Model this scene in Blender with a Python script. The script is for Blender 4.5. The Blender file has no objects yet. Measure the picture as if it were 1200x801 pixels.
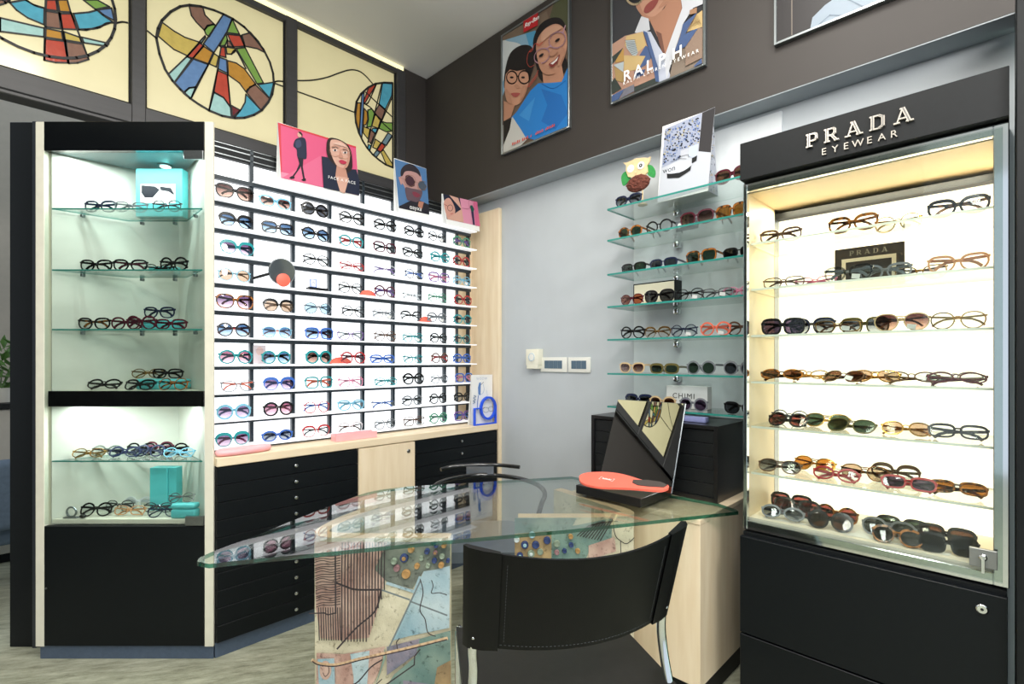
import bpy, bmesh, math, random
from mathutils import Vector, Matrix
random.seed(7)
PI = math.pi
S = bpy.context.scene
COL = S.collection

# ------------------------------------------------------------------ camera model (photo measurements -> metres)
F, HX, HY, H = 591.0, 600.0, 422.0, 1.25
YAW = math.radians(44.6 - 90.0)
FW = (math.cos(math.radians(44.6)), math.sin(math.radians(44.6)))
RT = (FW[1], -FW[0])

def ray(px, py):
    r = (px - HX) / F
    return Vector((FW[0] + RT[0] * r, FW[1] + RT[1] * r, (HY - py) / F))
def on_u(px, py, u):
    d = ray(px, py); return Vector((0, 0, H)) + d * (u / d.x)
def on_v(px, py, v):
    d = ray(px, py); return Vector((0, 0, H)) + d * (v / d.y)
def on_z(px, py, z):
    d = ray(px, py); return Vector((0, 0, H)) + d * ((z - H) / d.z)
def on_d(px, py, Z):
    return Vector((0, 0, H)) + ray(px, py) * Z
def XZ(X, Z, z=0.0):
    return Vector((X * RT[0] + Z * FW[0], X * RT[1] + Z * FW[1], z))

# ------------------------------------------------------------------ materials
def lin(c):
    r = []
    for v in c:
        v = v / 255.0
        r.append(v / 12.92 if v <= 0.04045 else ((v + 0.055) / 1.055) ** 2.4)
    return (r[0], r[1], r[2], 1.0)

MATS = {}
def mat(name, rgb, rough=0.5, metal=0.0, emit=0.0, var=0.0, vscale=20.0, bump=0.0, bscale=200.0, spec=0.5, stretch=None, emit_rgb=None):
    """Principled material, colour varied by a procedural noise."""
    if name in MATS: return MATS[name]
    m = bpy.data.materials.new(name); m.use_nodes = True
    nt = m.node_tree; b = nt.nodes['Principled BSDF']
    c = lin(rgb)
    b.inputs['Base Color'].default_value = c
    b.inputs['Roughness'].default_value = rough
    b.inputs['Metallic'].default_value = metal
    b.inputs['Specular IOR Level'].default_value = spec
    if emit > 0:
        b.inputs['Emission Color'].default_value = lin(emit_rgb or rgb)
        b.inputs['Emission Strength'].default_value = emit
    if var > 0 or bump > 0:
        tc = nt.nodes.new('ShaderNodeTexCoord')
        src = tc.outputs['Object']
        if stretch:
            mp = nt.nodes.new('ShaderNodeMapping'); mp.inputs['Scale'].default_value = stretch
            nt.links.new(src, mp.inputs['Vector']); src = mp.outputs['Vector']
        if var > 0:
            n = nt.nodes.new('ShaderNodeTexNoise'); n.inputs['Scale'].default_value = vscale
            n.inputs['Detail'].default_value = 6.0
            nt.links.new(src, n.inputs['Vector'])
            rp = nt.nodes.new('ShaderNodeValToRGB')
            rp.color_ramp.elements[0].position = 0.3; rp.color_ramp.elements[1].position = 0.7
            rp.color_ramp.elements[0].color = tuple(x * (1 - var) for x in c[:3]) + (1,)
            rp.color_ramp.elements[1].color = tuple(min(1, x * (1 + var)) for x in c[:3]) + (1,)
            nt.links.new(n.outputs['Fac'], rp.inputs['Fac'])
            nt.links.new(rp.outputs['Color'], b.inputs['Base Color'])
        if bump > 0:
            n2 = nt.nodes.new('ShaderNodeTexNoise'); n2.inputs['Scale'].default_value = bscale
            nt.links.new(src, n2.inputs['Vector'])
            bp = nt.nodes.new('ShaderNodeBump'); bp.inputs['Strength'].default_value = bump
            bp.inputs['Distance'].default_value = 0.002
            nt.links.new(n2.outputs['Fac'], bp.inputs['Height'])
            nt.links.new(bp.outputs['Normal'], b.inputs['Normal'])
    MATS[name] = m
    return m

def two_tone(name, a, b_, scale=25.0, rough=0.3, p0=0.42, p1=0.58, stretch=None, detail=3.0):
    if name in MATS: return MATS[name]
    m = bpy.data.materials.new(name); m.use_nodes = True
    nt = m.node_tree; b = nt.nodes['Principled BSDF']; b.inputs['Roughness'].default_value = rough
    tc = nt.nodes.new('ShaderNodeTexCoord'); src = tc.outputs['Object']
    if stretch:
        mp = nt.nodes.new('ShaderNodeMapping'); mp.inputs['Scale'].default_value = stretch
        nt.links.new(src, mp.inputs['Vector']); src = mp.outputs['Vector']
    n = nt.nodes.new('ShaderNodeTexNoise'); n.inputs['Scale'].default_value = scale; n.inputs['Detail'].default_value = detail
    rp = nt.nodes.new('ShaderNodeValToRGB')
    rp.color_ramp.elements[0].position = p0; rp.color_ramp.elements[1].position = p1
    rp.color_ramp.elements[0].color = lin(a); rp.color_ramp.elements[1].color = lin(b_)
    nt.links.new(src, n.inputs['Vector']); nt.links.new(n.outputs['Fac'], rp.inputs['Fac'])
    nt.links.new(rp.outputs['Color'], b.inputs['Base Color'])
    MATS[name] = m
    return m

def clear(name, tint, gloss=1.0, rough=0.02, f0=0.04, grad=None):
    """Thin-pane glass: tinted see-through mixed with a mirror-like coat by Schlick's law. grad=(tint at bottom) for gradient lenses."""
    if name in MATS: return MATS[name]
    m = bpy.data.materials.new(name); m.use_nodes = True
    nt = m.node_tree; nt.nodes.clear()
    out = nt.nodes.new('ShaderNodeOutputMaterial'); mix = nt.nodes.new('ShaderNodeMixShader')
    tr = nt.nodes.new('ShaderNodeBsdfTransparent'); gl = nt.nodes.new('ShaderNodeBsdfGlossy')
    gl.inputs['Roughness'].default_value = rough
    tr.inputs['Color'].default_value = lin(tint)
    if grad:
        tc = nt.nodes.new('ShaderNodeTexCoord'); sp = nt.nodes.new('ShaderNodeSeparateXYZ')
        rp = nt.nodes.new('ShaderNodeValToRGB')
        rp.color_ramp.elements[0].position = 0.1; rp.color_ramp.elements[1].position = 0.85
        rp.color_ramp.elements[0].color = lin(grad); rp.color_ramp.elements[1].color = lin(tint)
        nt.links.new(tc.outputs['Generated'], sp.inputs[0]); nt.links.new(sp.outputs['Z'], rp.inputs['Fac'])
        nt.links.new(rp.outputs['Color'], tr.inputs['Color'])
    lw = nt.nodes.new('ShaderNodeLayerWeight')
    p = nt.nodes.new('ShaderNodeMath'); p.operation = 'POWER'; p.inputs[1].default_value = 5.0
    nt.links.new(lw.outputs['Facing'], p.inputs[0])
    q = nt.nodes.new('ShaderNodeMath'); q.operation = 'MULTIPLY_ADD'
    q.inputs[1].default_value = (1 - f0) * gloss; q.inputs[2].default_value = f0 * gloss
    nt.links.new(p.outputs[0], q.inputs[0]); nt.links.new(q.outputs[0], mix.inputs['Fac'])
    nt.links.new(tr.outputs[0], mix.inputs[1]); nt.links.new(gl.outputs[0], mix.inputs[2])
    nt.links.new(mix.outputs[0], out.inputs['Surface'])
    MATS[name] = m
    return m

def ink(r, g, b):
    r, g, b = int(r * 0.88), int(g * 0.88), int(b * 0.88)
    return mat('ink_%02x%02x%02x' % (r, g, b), (r, g, b), rough=0.45, spec=0.3)

M_black = mat('black_lacquer', (9, 12, 15), rough=0.18, var=0.1, vscale=4)
M_blackm = mat('black_matt_laminate', (15, 18, 20), rough=0.5, var=0.12, vscale=60, spec=0.25)
M_drawer = mat('drawer_front_black', (8, 13, 17), rough=0.42, var=0.1, vscale=60, spec=0.25)
M_gap = mat('shadow_gap_black', (8, 9, 10), rough=0.8, var=0.05)
M_wood = two_tone('maple_veneer', (226, 205, 172), (238, 221, 192), scale=3.5, rough=0.42, p0=0.3, p1=0.7, stretch=(9, 9, 0.9), detail=6)
M_woodh = two_tone('maple_worktop', (226, 205, 172), (238, 221, 192), scale=3.5, rough=0.42, p0=0.3, p1=0.7, stretch=(0.9, 9, 9), detail=6)
M_cream = mat('cream_edge', (226, 222, 205), rough=0.45, var=0.04)
M_plinth = mat('blue_grey_plinth', (74, 88, 108), rough=0.35, var=0.08, vscale=90)
M_chrome = mat('chrome', (215, 218, 220), rough=0.08, metal=1.0, var=0.03, vscale=3)
M_steel = mat('brushed_steel', (150, 155, 158), rough=0.3, metal=1.0, var=0.06, vscale=80)
M_alu = mat('aluminium_frame', (140, 146, 148), rough=0.3, metal=0.9, var=0.04)
M_white = mat('white_acrylic', (240, 243, 244), rough=0.3, var=0.02)
M_whitepaint = mat('white_plastic', (226, 226, 218), rough=0.4, var=0.03)
M_leather = mat('black_leather', (5, 6, 8), rough=0.45, var=0.15, vscale=40, bump=0.15, bscale=500, spec=0.18)
M_seatl = mat('seat_leather', (28, 27, 25), rough=0.4, var=0.15, vscale=40, bump=0.15, bscale=500, spec=0.35)
M_turq = mat('turquoise_card', (95, 200, 205), rough=0.5, var=0.04)
M_coral = mat('coral_plastic', (243, 112, 92), rough=0.45, var=0.04)
M_pink = mat('pale_pink_plastic', (250, 180, 184), rough=0.4, var=0.03)
M_paper = mat('white_card', (235, 235, 233), rough=0.6, var=0.02)
M_blue = mat('bright_blue_plastic', (28, 84, 225), rough=0.35, var=0.04)
M_glass = clear('clear_pane', (236, 244, 241), f0=0.05)
M_shelf = clear('shelf_glass', (243, 249, 247), f0=0.05)
M_door = clear('showcase_door_glass', (240, 244, 242), f0=0.03)
M_table = clear('table_glass', (246, 250, 247), f0=0.09)
M_gedge = mat('green_glass_edge', (30, 128, 112), rough=0.12, var=0.15, vscale=6, spec=0.8)
M_shelfedge = mat('shelf_glass_edge', (54, 140, 130), rough=0.15, var=0.1, vscale=6, spec=0.8)
M_tableedge = clear('table_glass_edge', (70, 150, 134), f0=0.10)
M_mirror = mat('mirror_silver', (225, 228, 228), rough=0.01, metal=1.0, var=0.01)
M_lead = mat('lead_came', (24, 24, 25), rough=0.5, var=0.1)
M_text = mat('white_lettering', (238, 238, 236), rough=0.5, var=0.02)
M_lit = mat('backlit_white_panel', (250, 252, 255), rough=0.5, emit=1.12, var=0.01)
M_warm = mat('backlit_warm_panel', (255, 243, 220), rough=0.5, emit=1.7, emit_rgb=(255, 244, 224), var=0.01)
M_lamp = mat('lamp_face', (255, 250, 235), rough=0.5, emit=4.0, var=0.01)

# ------------------------------------------------------------------ mesh builder
class MB:
    def __init__(s): s.v = []; s.f = []; s.m = []; s.mats = []; s.cur = 0
    def use(s, m):
        if m not in s.mats: s.mats.append(m)
        s.cur = s.mats.index(m); return s
    def face(s, pts):
        b = len(s.v); s.v += [Vector(p) for p in pts]; s.f.append(list(range(b, b + len(pts)))); s.m.append(s.cur)
    def raw(s, vs, fs, M=None):
        b = len(s.v)
        for p in vs:
            p = Vector(p); s.v.append(M @ p if M else p)
        for f in fs: s.f.append([i + b for i in f]); s.m.append(s.cur)
        return s
    def box(s, x0, x1, y0, y1, z0, z1, bev=0.0, M=None, seg=1):
        bm = bmesh.new(); bmesh.ops.create_cube(bm, size=1.0)
        for v in bm.verts:
            v.co = Vector(((x0 + x1) / 2 + v.co.x * (x1 - x0), (y0 + y1) / 2 + v.co.y * (y1 - y0), (z0 + z1) / 2 + v.co.z * (z1 - z0)))
        if bev > 0:
            bmesh.ops.bevel(bm, geom=list(bm.edges), offset=bev, segments=seg, affect='EDGES', profile=0.5)
        bm.verts.index_update()
        s.raw([v.co.copy() for v in bm.verts], [[v.index for v in f.verts] for f in bm.faces], M)
        bm.free(); return s
    def prism(s, poly, h0, h1, axis='z', M=None, side=None):
        """poly: 2D points; extruded along axis. side: material of the sides."""
        def P(a, b, h):
            return {'z': (a, b, h), 'y': (a, h, b), 'x': (h, a, b)}[axis]
        n = len(poly); lo = [P(a, b, h0) for a, b in poly]; hi = [P(a, b, h1) for a, b in poly]
        area = sum(poly[i][0] * poly[(i + 1) % n][1] - poly[(i + 1) % n][0] * poly[i][1] for i in range(n))
        flip = (area < 0) != (axis == 'y')
        fs = [list(range(n))[::-1], list(range(n, 2 * n))]; sd = [[i, (i + 1) % n, n + (i + 1) % n, n + i] for i in range(n)]
        if flip: fs = [f[::-1] for f in fs]; sd = [f[::-1] for f in sd]
        c = s.cur
        b = len(s.v)
        for p in lo + hi:
            p = Vector(p); s.v.append(M @ p if M else p)
        for f in fs: s.f.append([i + b for i in f]); s.m.append(c)
        if side is not None: s.use(side)
        for f in sd: s.f.append([i + b for i in f]); s.m.append(s.cur)
        s.cur = c
        return s
    def tube(s, path, r, seg=10, cap=True, closed=False):
        pts = [Vector(p) for p in path]; n = len(pts); b = len(s.v)
        rs = r if isinstance(r, (list, tuple)) else [r] * n
        up = None
        for i, p in enumerate(pts):
            if closed: t = pts[(i + 1) % n] - pts[i - 1]
            else: t = pts[min(i + 1, n - 1)] - pts[max(i - 1, 0)]
            t.normalize()
            if up is None:
                up = Vector((0, 0, 1)) if abs(t.z) < 0.9 else Vector((1, 0, 0))
            a = t.cross(up); 
            if a.length < 1e-6: a = t.cross(Vector((0, 1, 0)))
            a.normalize(); c = a.cross(t); c.normalize(); up = c
            for k in range(seg):
                an = 2 * PI * k / seg
                s.v.append(p + (a * math.cos(an) + c * math.sin(an)) * rs[i])
        for i in range(n if closed else n - 1):
            j = (i + 1) % n
            for k in range(seg):
                k2 = (k + 1) % seg
                s.f.append([b + i * seg + k, b + i * seg + k2, b + j * seg + k2, b + j * seg + k]); s.m.append(s.cur)
        if cap and not closed:
            s.f.append([b + k for k in range(seg)][::-1]); s.m.append(s.cur)
            s.f.append([b + (n - 1) * seg + k for k in range(seg)]); s.m.append(s.cur)
        return s
    def lathe(s, prof, seg=20, M=None):
        """prof: [(r, z)] revolved about z."""
        b = len(s.v); n = len(prof)
        for (r, z) in prof:
            for k in range(seg):
                a = 2 * PI * k / seg; p = Vector((r * math.cos(a), r * math.sin(a), z)); s.v.append(M @ p if M else p)
        for i in range(n - 1):
            for k in range(seg):
                k2 = (k + 1) % seg
                s.f.append([b + i * seg + k, b + i * seg + k2, b + (i + 1) * seg + k2, b + (i + 1) * seg + k]); s.m.append(s.cur)
        s.f.append([b + k for k in range(seg)][::-1]); s.m.append(s.cur)
        s.f.append([b + (n - 1) * seg + k for k in range(seg)]); s.m.append(s.cur)
        return s
    def ball(s, c, rx, ry, rz, seg=12, rings=8, M=None):
        prof = []
        b = len(s.v)
        for i in range(rings + 1):
            t = PI * i / rings - PI / 2
            for k in range(seg):
                a = 2 * PI * k / seg
                p = Vector((c[0] + rx * math.cos(t) * math.cos(a), c[1] + ry * math.cos(t) * math.sin(a), c[2] + rz * math.sin(t)))
                s.v.append(M @ p if M else p)
        for i in range(rings):
            for k in range(seg):
                k2 = (k + 1) % seg
                s.f.append([b + i * seg + k, b + i * seg + k2, b + (i + 1) * seg + k2, b + (i + 1) * seg + k]); s.m.append(s.cur)
        return s
    def mesh(s, name, m=None, inv=None, smooth=35):
        me = bpy.data.meshes.new(name)
        vs = [inv @ p for p in s.v] if inv else s.v
        me.from_pydata([tuple(p) for p in vs], [], s.f)
        mats = s.mats if s.mats else [m]
        for x in mats: me.materials.append(x)
        for p, i in zip(me.polygons, s.m): p.material_index = i if s.mats else 0
        if smooth:
            me.shade_smooth(); me.set_sharp_from_angle(angle=math.radians(smooth))
        me.update()
        return me
    def build(s, name, m=None, parent=None, local=False, smooth=35):
        inv = None
        if parent is not None and not local: inv = XF[parent.name].inverted()
        o = bpy.data.objects.new(name, s.mesh(name, m, inv, smooth)); COL.objects.link(o)
        if parent is not None:
            o.parent = parent; XF[o.name] = XF[parent.name]
        else: XF[o.name] = Matrix.Identity(4)
        return o

XF = {}
def tag(o, label, cat, group=None):
    o['label'] = label; o['category'] = cat
    if group: o['group'] = group
    return o
def thing(name, label, cat, loc, rz=0.0, rx=0.0, group=None):
    o = bpy.data.objects.new(name, None); COL.objects.link(o); o.empty_display_size = 0.05
    o.location = loc; o.rotation_euler = (rx, 0, rz)
    XF[o.name] = Matrix.Translation(Vector(loc)) @ Matrix.Rotation(rz, 4, 'Z') @ Matrix.Rotation(rx, 4, 'X')
    return tag(o, label, cat, group)
def struct(name, mb, m=None):
    o = mb.build(name, m); o['kind'] = 'structure'; return o
def lone(name, mb, m, label, cat, group=None, base=None, smooth=35):
    """a thing that is one mesh; its origin at base"""
    base = Vector(base)
    o = bpy.data.objects.new(name, mb.mesh(name, m, Matrix.Translation(-base), smooth)); COL.objects.link(o)
    o.location = base; XF[o.name] = Matrix.Translation(base)
    return tag(o, label, cat, group)
def kids(o): return [c for c in COL.objects if c.parent == o]

def spline(pts, closed=True, sub=5):
    n = len(pts); out = []
    P = [Vector(p) for p in pts]
    rng = n if closed else n - 1
    for i in range(rng):
        if closed: p0, p1, p2, p3 = P[i - 1], P[i], P[(i + 1) % n], P[(i + 2) % n]
        else: p0, p1, p2, p3 = P[max(i - 1, 0)], P[i], P[i + 1], P[min(i + 2, n - 1)]
        for k in range(sub):
            t = k / sub
            out.append(0.5 * ((2 * p1) + (p2 - p0) * t + (2 * p0 - 5 * p1 + 4 * p2 - p3) * t * t + (3 * p1 - p0 - 3 * p2 + p3) * t ** 3))
    if not closed: out.append(P[-1])
    return out

def text_geo(txt, size=1.0, extrude=0.0, spacing=1.0, bold=0.0):
    cu = bpy.data.curves.new('lettering', 'FONT'); cu.body = txt; cu.size = size; cu.extrude = extrude; cu.space_character = spacing
    cu.resolution_u = 3; cu.offset = bold
    o = bpy.data.objects.new('lettering', cu); COL.objects.link(o)
    bpy.context.view_layer.update()
    me = bpy.data.meshes.new_from_object(o.evaluated_get(bpy.context.evaluated_depsgraph_get()))
    vs = [v.co.copy() for v in me.vertices]; fs = [list(p.vertices) for p in me.polygons]
    bpy.data.objects.remove(o); bpy.data.curves.remove(cu); bpy.data.meshes.remove(me)
    return vs, fs

class Art:
    """flat picture on a plane: to(x, y) gives the world point, n the outward normal; every layer lies 0.35 mm over the last"""
    def __init__(s, to, n, step=0.00035): s.to = to; s.n = Vector(n).normalized(); s.mb = MB(); s.step = step; s.k = 0
    def lift(s, p, k): return Vector(p) + s.n * (s.step * k)
    def poly(s, pts, m, smooth=False, k=None):
        s.k += 1; k = s.k if k is None else k
        if smooth: pts = [(p[0], p[1]) for p in spline([(x, y, 0) for x, y in pts])]
        W = [s.lift(s.to(*p), k) for p in pts]
        nn = sum(((W[i] - W[0]).cross(W[i + 1] - W[0]) for i in range(1, len(W) - 1)), Vector())
        if nn.dot(s.n) < 0: W.reverse()
        s.mb.use(m).face(W); return s
    def oval(s, cx, cy, rx, ry, m, rot=0.0, seg=22, k=None):
        c, q = math.cos(rot), math.sin(rot)
        return s.poly([(cx + rx * math.cos(t) * c - ry * math.sin(t) * q, cy + rx * math.cos(t) * q + ry * math.sin(t) * c) for t in [2 * PI * i / seg for i in range(seg)]], m, k=k)
    def line(s, pts, w, m, smooth=False, closed=False, k=None, thick=0.0):
        """w in metres"""
        s.k += 1; k = s.k if k is None else k
        if smooth: pts = [(p[0], p[1]) for p in spline([(x, y, 0) for x, y in pts], closed=closed)]
        W = [s.lift(s.to(*p), k) for p in pts]
        if closed: W = W + [W[0]]
        s.mb.use(m)
        for a, b in zip(W[:-1], W[1:]):
            d = b - a
            if d.length < 1e-6: continue
            d.normalize(); q = s.n.cross(d) * (w / 2); e = d * (w * 0.35)
            P = [a - e - q, b + e - q, b + e + q, a - e + q]
            if thick > 0:
                T = [p + s.n * thick for p in P]
                s.mb.raw(P + T, [[4, 5, 6, 7], [0, 1, 5, 4], [1, 2, 6, 5], [2, 3, 7, 6], [3, 0, 4, 7]])
            else: s.mb.face(P)
        return s
    def ring(s, cx, cy, rx, ry, w, m, rot=0.0):
        c, q = math.cos(rot), math.sin(rot)
        pts = [(cx + rx * math.cos(t) * c - ry * math.sin(t) * q, cy + rx * math.cos(t) * q + ry * math.sin(t) * c) for t in [2 * PI * i / 24 for i in range(24)]]
        return s.line(pts, w, m, closed=True)
    def text(s, txt, at, size, m, xd, up=(0, 0, 1), spacing=1.0, center=False, bold=0.0):
        """at: world point of the baseline start"""
        s.k += 1
        vs, fs = text_geo(txt, size, 0, spacing, bold)
        xd = Vector(xd).normalized(); up = Vector(up).normalized()
        off = (max(v.x for v in vs) + min(v.x for v in vs)) / 2 if center else 0
        s.mb.use(m).raw([s.lift(Vector(at) + xd * (v.x - off) + up * v.y, s.k) for v in vs], fs); return s
    def build(s, name, parent=None): return s.mb.build(name, None, parent, smooth=0)

# ================================================================== ROOM SHELL
UB, UF, VA, ZC = 2.285, 2.16, 3.03, 3.29
M_floor = None
def floor_mat():
    m = bpy.data.materials.new('streaked_grey_floor'); m.use_nodes = True
    nt = m.node_tree; b = nt.nodes['Principled BSDF']
    tc = nt.nodes.new('ShaderNodeTexCoord')
    rt_ = nt.nodes.new('ShaderNodeMapping'); rt_.inputs['Rotation'].default_value = (0, 0, math.radians(33))
    mp = nt.nodes.new('ShaderNodeMapping'); mp.inputs['Scale'].default_value = (2.4, 13, 1)
    nt.links.new(tc.outputs['Object'], rt_.inputs['Vector'])
    n1 = nt.nodes.new('ShaderNodeTexNoise'); n1.inputs['Scale'].default_value = 2.2; n1.inputs['Detail'].default_value = 14; n1.inputs['Roughness'].default_value = 0.82
    rp = nt.nodes.new('ShaderNodeValToRGB'); e = rp.color_ramp.elements
    e[0].position = 0.30; e[0].color = lin((84, 84, 70)); e[1].position = 0.70; e[1].color = lin((206, 207, 186))
    x = e.new(0.45); x.color = lin((150, 151, 130)); x = e.new(0.56); x.color = lin((178, 179, 158))
    nt.links.new(rt_.outputs['Vector'], mp.inputs['Vector']); nt.links.new(mp.outputs['Vector'], n1.inputs['Vector'])
    nt.links.new(n1.outputs['Fac'], rp.inputs['Fac']); nt.links.new(rp.outputs['Color'], b.inputs['Base Color'])
    bp = nt.nodes.new('ShaderNodeBump'); bp.inputs['Strength'].default_value = 0.12; bp.inputs['Distance'].default_value = 0.003
    nt.links.new(n1.outputs['Fac'], bp.inputs['Height']); nt.links.new(bp.outputs['Normal'], b.inputs['Normal'])
    b.inputs['Roughness'].default_value = 0.38; b.inputs['Specular IOR Level'].default_value = 0.4
    return m
M_floor = floor_mat()
M_wallg = mat('grey_plaster', (184, 190, 194), rough=0.7, var=0.03, vscale=5)
M_fascia = mat('charcoal_paint', (52, 47, 44), rough=0.6, var=0.05, vscale=5)
M_soffit = mat('soffit_grey', (150, 158, 163), rough=0.7, var=0.03)
M_ceil = mat('ceiling_paint', (226, 225, 223), rough=0.8, var=0.02, vscale=2)
M_dark = mat('stained_dark_wood', (58, 57, 58), rough=0.45, var=0.12, vscale=4, stretch=(1, 1, 12))
M_far = mat('far_wall_paint', (176, 170, 160), rough=0.8, var=0.04)

struct('floor', MB().box(-4, 5, -3, 6.5, -0.05, 0), M_floor)
struct('ceiling', MB().box(-4, 2.55, -3, 3.3, ZC, ZC + 0.06), M_ceil)
struct('wall_right', MB().box(UB, UB + 0.12, -0.03, VA + 0.1, 0, ZC), M_wallg)
struct('trim_1', MB().use(M_fascia).box(UF, UB - 0.001, -2.2, VA - 0.02, 2.306, ZC - 0.012).use(M_soffit).box(UF + 0.001, UB - 0.002, -2.2, VA - 0.03, 2.302, 2.306))
# the left wall: a dark wall behind the display rack, open on the left towards the back room
struct('wall_left', MB().box(0.42, UB, VA + 0.02, VA + 0.12, 0, 2.37), M_fascia)
struct('trim_2', MB().box(1.93, UB - 0.002, VA - 0.02, VA + 0.02, 2.0, ZC - 0.002), M_fascia)
# timber frame holding the coloured glass
fr = MB().use(M_dark)
fr.box(-2.6, 1.985, VA - 0.03, VA + 0.06, 2.37, 2.482, 0.004)
fr.box(-2.6, 1.985, VA - 0.03, VA + 0.06, 3.228, 3.261, 0.004)
for a, b in ((0.4405, 0.498), (1.168, 1.234), (1.916, 1.985), (-0.30, -0.24), (-1.04, -0.98), (-2.6, -1.72)):
    fr.box(a, b, VA - 0.034, VA + 0.06, 2.37, 3.261, 0.004)
fr.use(M_gap)
for a, b in ((-0.24, 0.4405), (0.498, 1.168), (1.234, 1.916), (-0.98, -0.30), (-1.72, -1.04)):
    fr.box(a, b, VA - 0.012, VA + 0.05, 2.482, 2.4915); fr.box(a, a + 0.007, VA - 0.012, VA + 0.05, 2.482, 3.228); fr.box(b - 0.007, b, VA - 0.012, VA + 0.05, 2.482, 3.228)
fr.box(-1.3, 1.985, VA - 0.034, VA - 0.03, 2.386, 2.392)
struct('trim_3', fr)
struct('trim_4', MB().box(-1.72, 1.97, VA - 0.028, VA + 0.05, 3.262, ZC - 0.001), mat('cove_light', (255, 244, 190), emit=0.75, var=0.01))
struct('wall_back', MB().box(-2.5, 1.5, 5.2, 5.3, 0, ZC), M_far)
struct('wall_far', MB().box(-2.72, -0.42, VA + 0.02, VA + 0.12, 0, 2.37), M_fascia)
# tall black end panel at the opening
cx = XZ(0, 2.2)
Mloc = Matrix.Translation(XZ(-1.99, 2.11)) @ Matrix.Rotation(YAW, 4, 'Z')
struct('trim_5', MB().use(M_blackm).box(-0.202, -0.098, 0.09, 0.14, 0.0, 2.289, 0.002, M=Mloc).use(mat('grey_black_edge', (48, 52, 58), rough=0.3)).box(-0.096, -0.078, 0.082, 0.14, 0.0, 2.289, 0.001, M=Mloc).use(M_blackm).box(-0.076, -0.055, 0.086, 0.14, 0.0, 2.289, 0.001, M=Mloc))
# right-hand end: black door post and a glazed opening
struct('trim_6', MB().use(M_blackm).box(1.76, 2.25, -0.036, -0.012, 0, 2.306, 0.002), None)
struct('window_1', MB().use(mat('daylight_pane', (190, 224, 208), emit=0.8, var=0.15, vscale=3)).box(2.27, 2.28, -1.4, -0.05, 0.05, 2.3).use(M_blackm).box(2.25, 2.3, -1.44, -1.4, 0, 2.306).box(2.25, 2.3, -1.4, -0.05, 0, 0.05), None)

# ================================================================== COLOURED GLASS PANELS
GL = {}
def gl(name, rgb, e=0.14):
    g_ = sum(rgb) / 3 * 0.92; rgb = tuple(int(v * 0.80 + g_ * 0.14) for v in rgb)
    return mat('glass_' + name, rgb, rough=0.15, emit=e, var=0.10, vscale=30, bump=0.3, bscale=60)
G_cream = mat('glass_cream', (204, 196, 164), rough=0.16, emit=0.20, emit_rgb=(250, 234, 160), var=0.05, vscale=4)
G = dict(br=gl('brown', (140, 100, 82)), gr=gl('green', (124, 168, 70)), bl=gl('blue', (92, 132, 184)), re=gl('red', (196, 66, 46)),
         ye=gl('yellow', (206, 178, 82)), aq=gl('aqua', (160, 206, 200)), og=gl('orange', (196, 136, 42)), te=gl('teal', (72, 166, 194)),
         dr=gl('wine', (116, 38, 44)), gb=gl('slate', (112, 140, 150)), cr=G_cream)
def stained(name, u0, u1, to, pieces, circle, extra, label):
    base = Vector(((u0 + u1) / 2, VA, 2.4915))
    t = thing('stained_glass_panel', label, 'stained glass panel', base, group='coloured glass panels above the lit wall')
    MB().box(u0 + 0.007, u1 - 0.007, VA, VA + 0.006, 2.4915, 3.228).build('glass_pane', G_cream, t)
    def clip(p):
        return Vector((min(max(p.x, u0 + 0.009), u1 - 0.009), p.y, min(max(p.z, 2.493), 3.226)))
    to2 = lambda x, y: clip(to(x, y))
    a = Art(to2, (0, -1, 0)); l = Art(to2, (0, -1, 0))
    for key, pts in pieces:
        a.poly(pts, G[key], k=3)
        l.line(pts, 0.0066, M_lead, closed=True, k=4, thick=0.002)
    for pts in extra: l.line(pts, 0.0075, M_lead, smooth=len(pts) > 2, k=4, thick=0.002)
    l.line(circle, 0.0115, M_lead, closed=True, k=5, thick=0.0025)
    a.build('coloured_glass', t); l.build('leading', t)
    return t
T2 = lambda x, y: on_v(170 + x / 5.34, y / 5.34, VA - 0.001)
circ2 = [(70,240),(80,180),(105,130),(160,75),(220,42),(280,33),(350,42),(430,65),(490,90),(550,120),(620,170),(690,245),(740,310),(780,390),(800,460),(805,530),(795,590),(770,640),(730,690),(680,720),(620,738),(560,740),(480,725),(400,692),(330,650),(280,615),(220,560),(170,505),(125,435),(90,340)]
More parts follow.
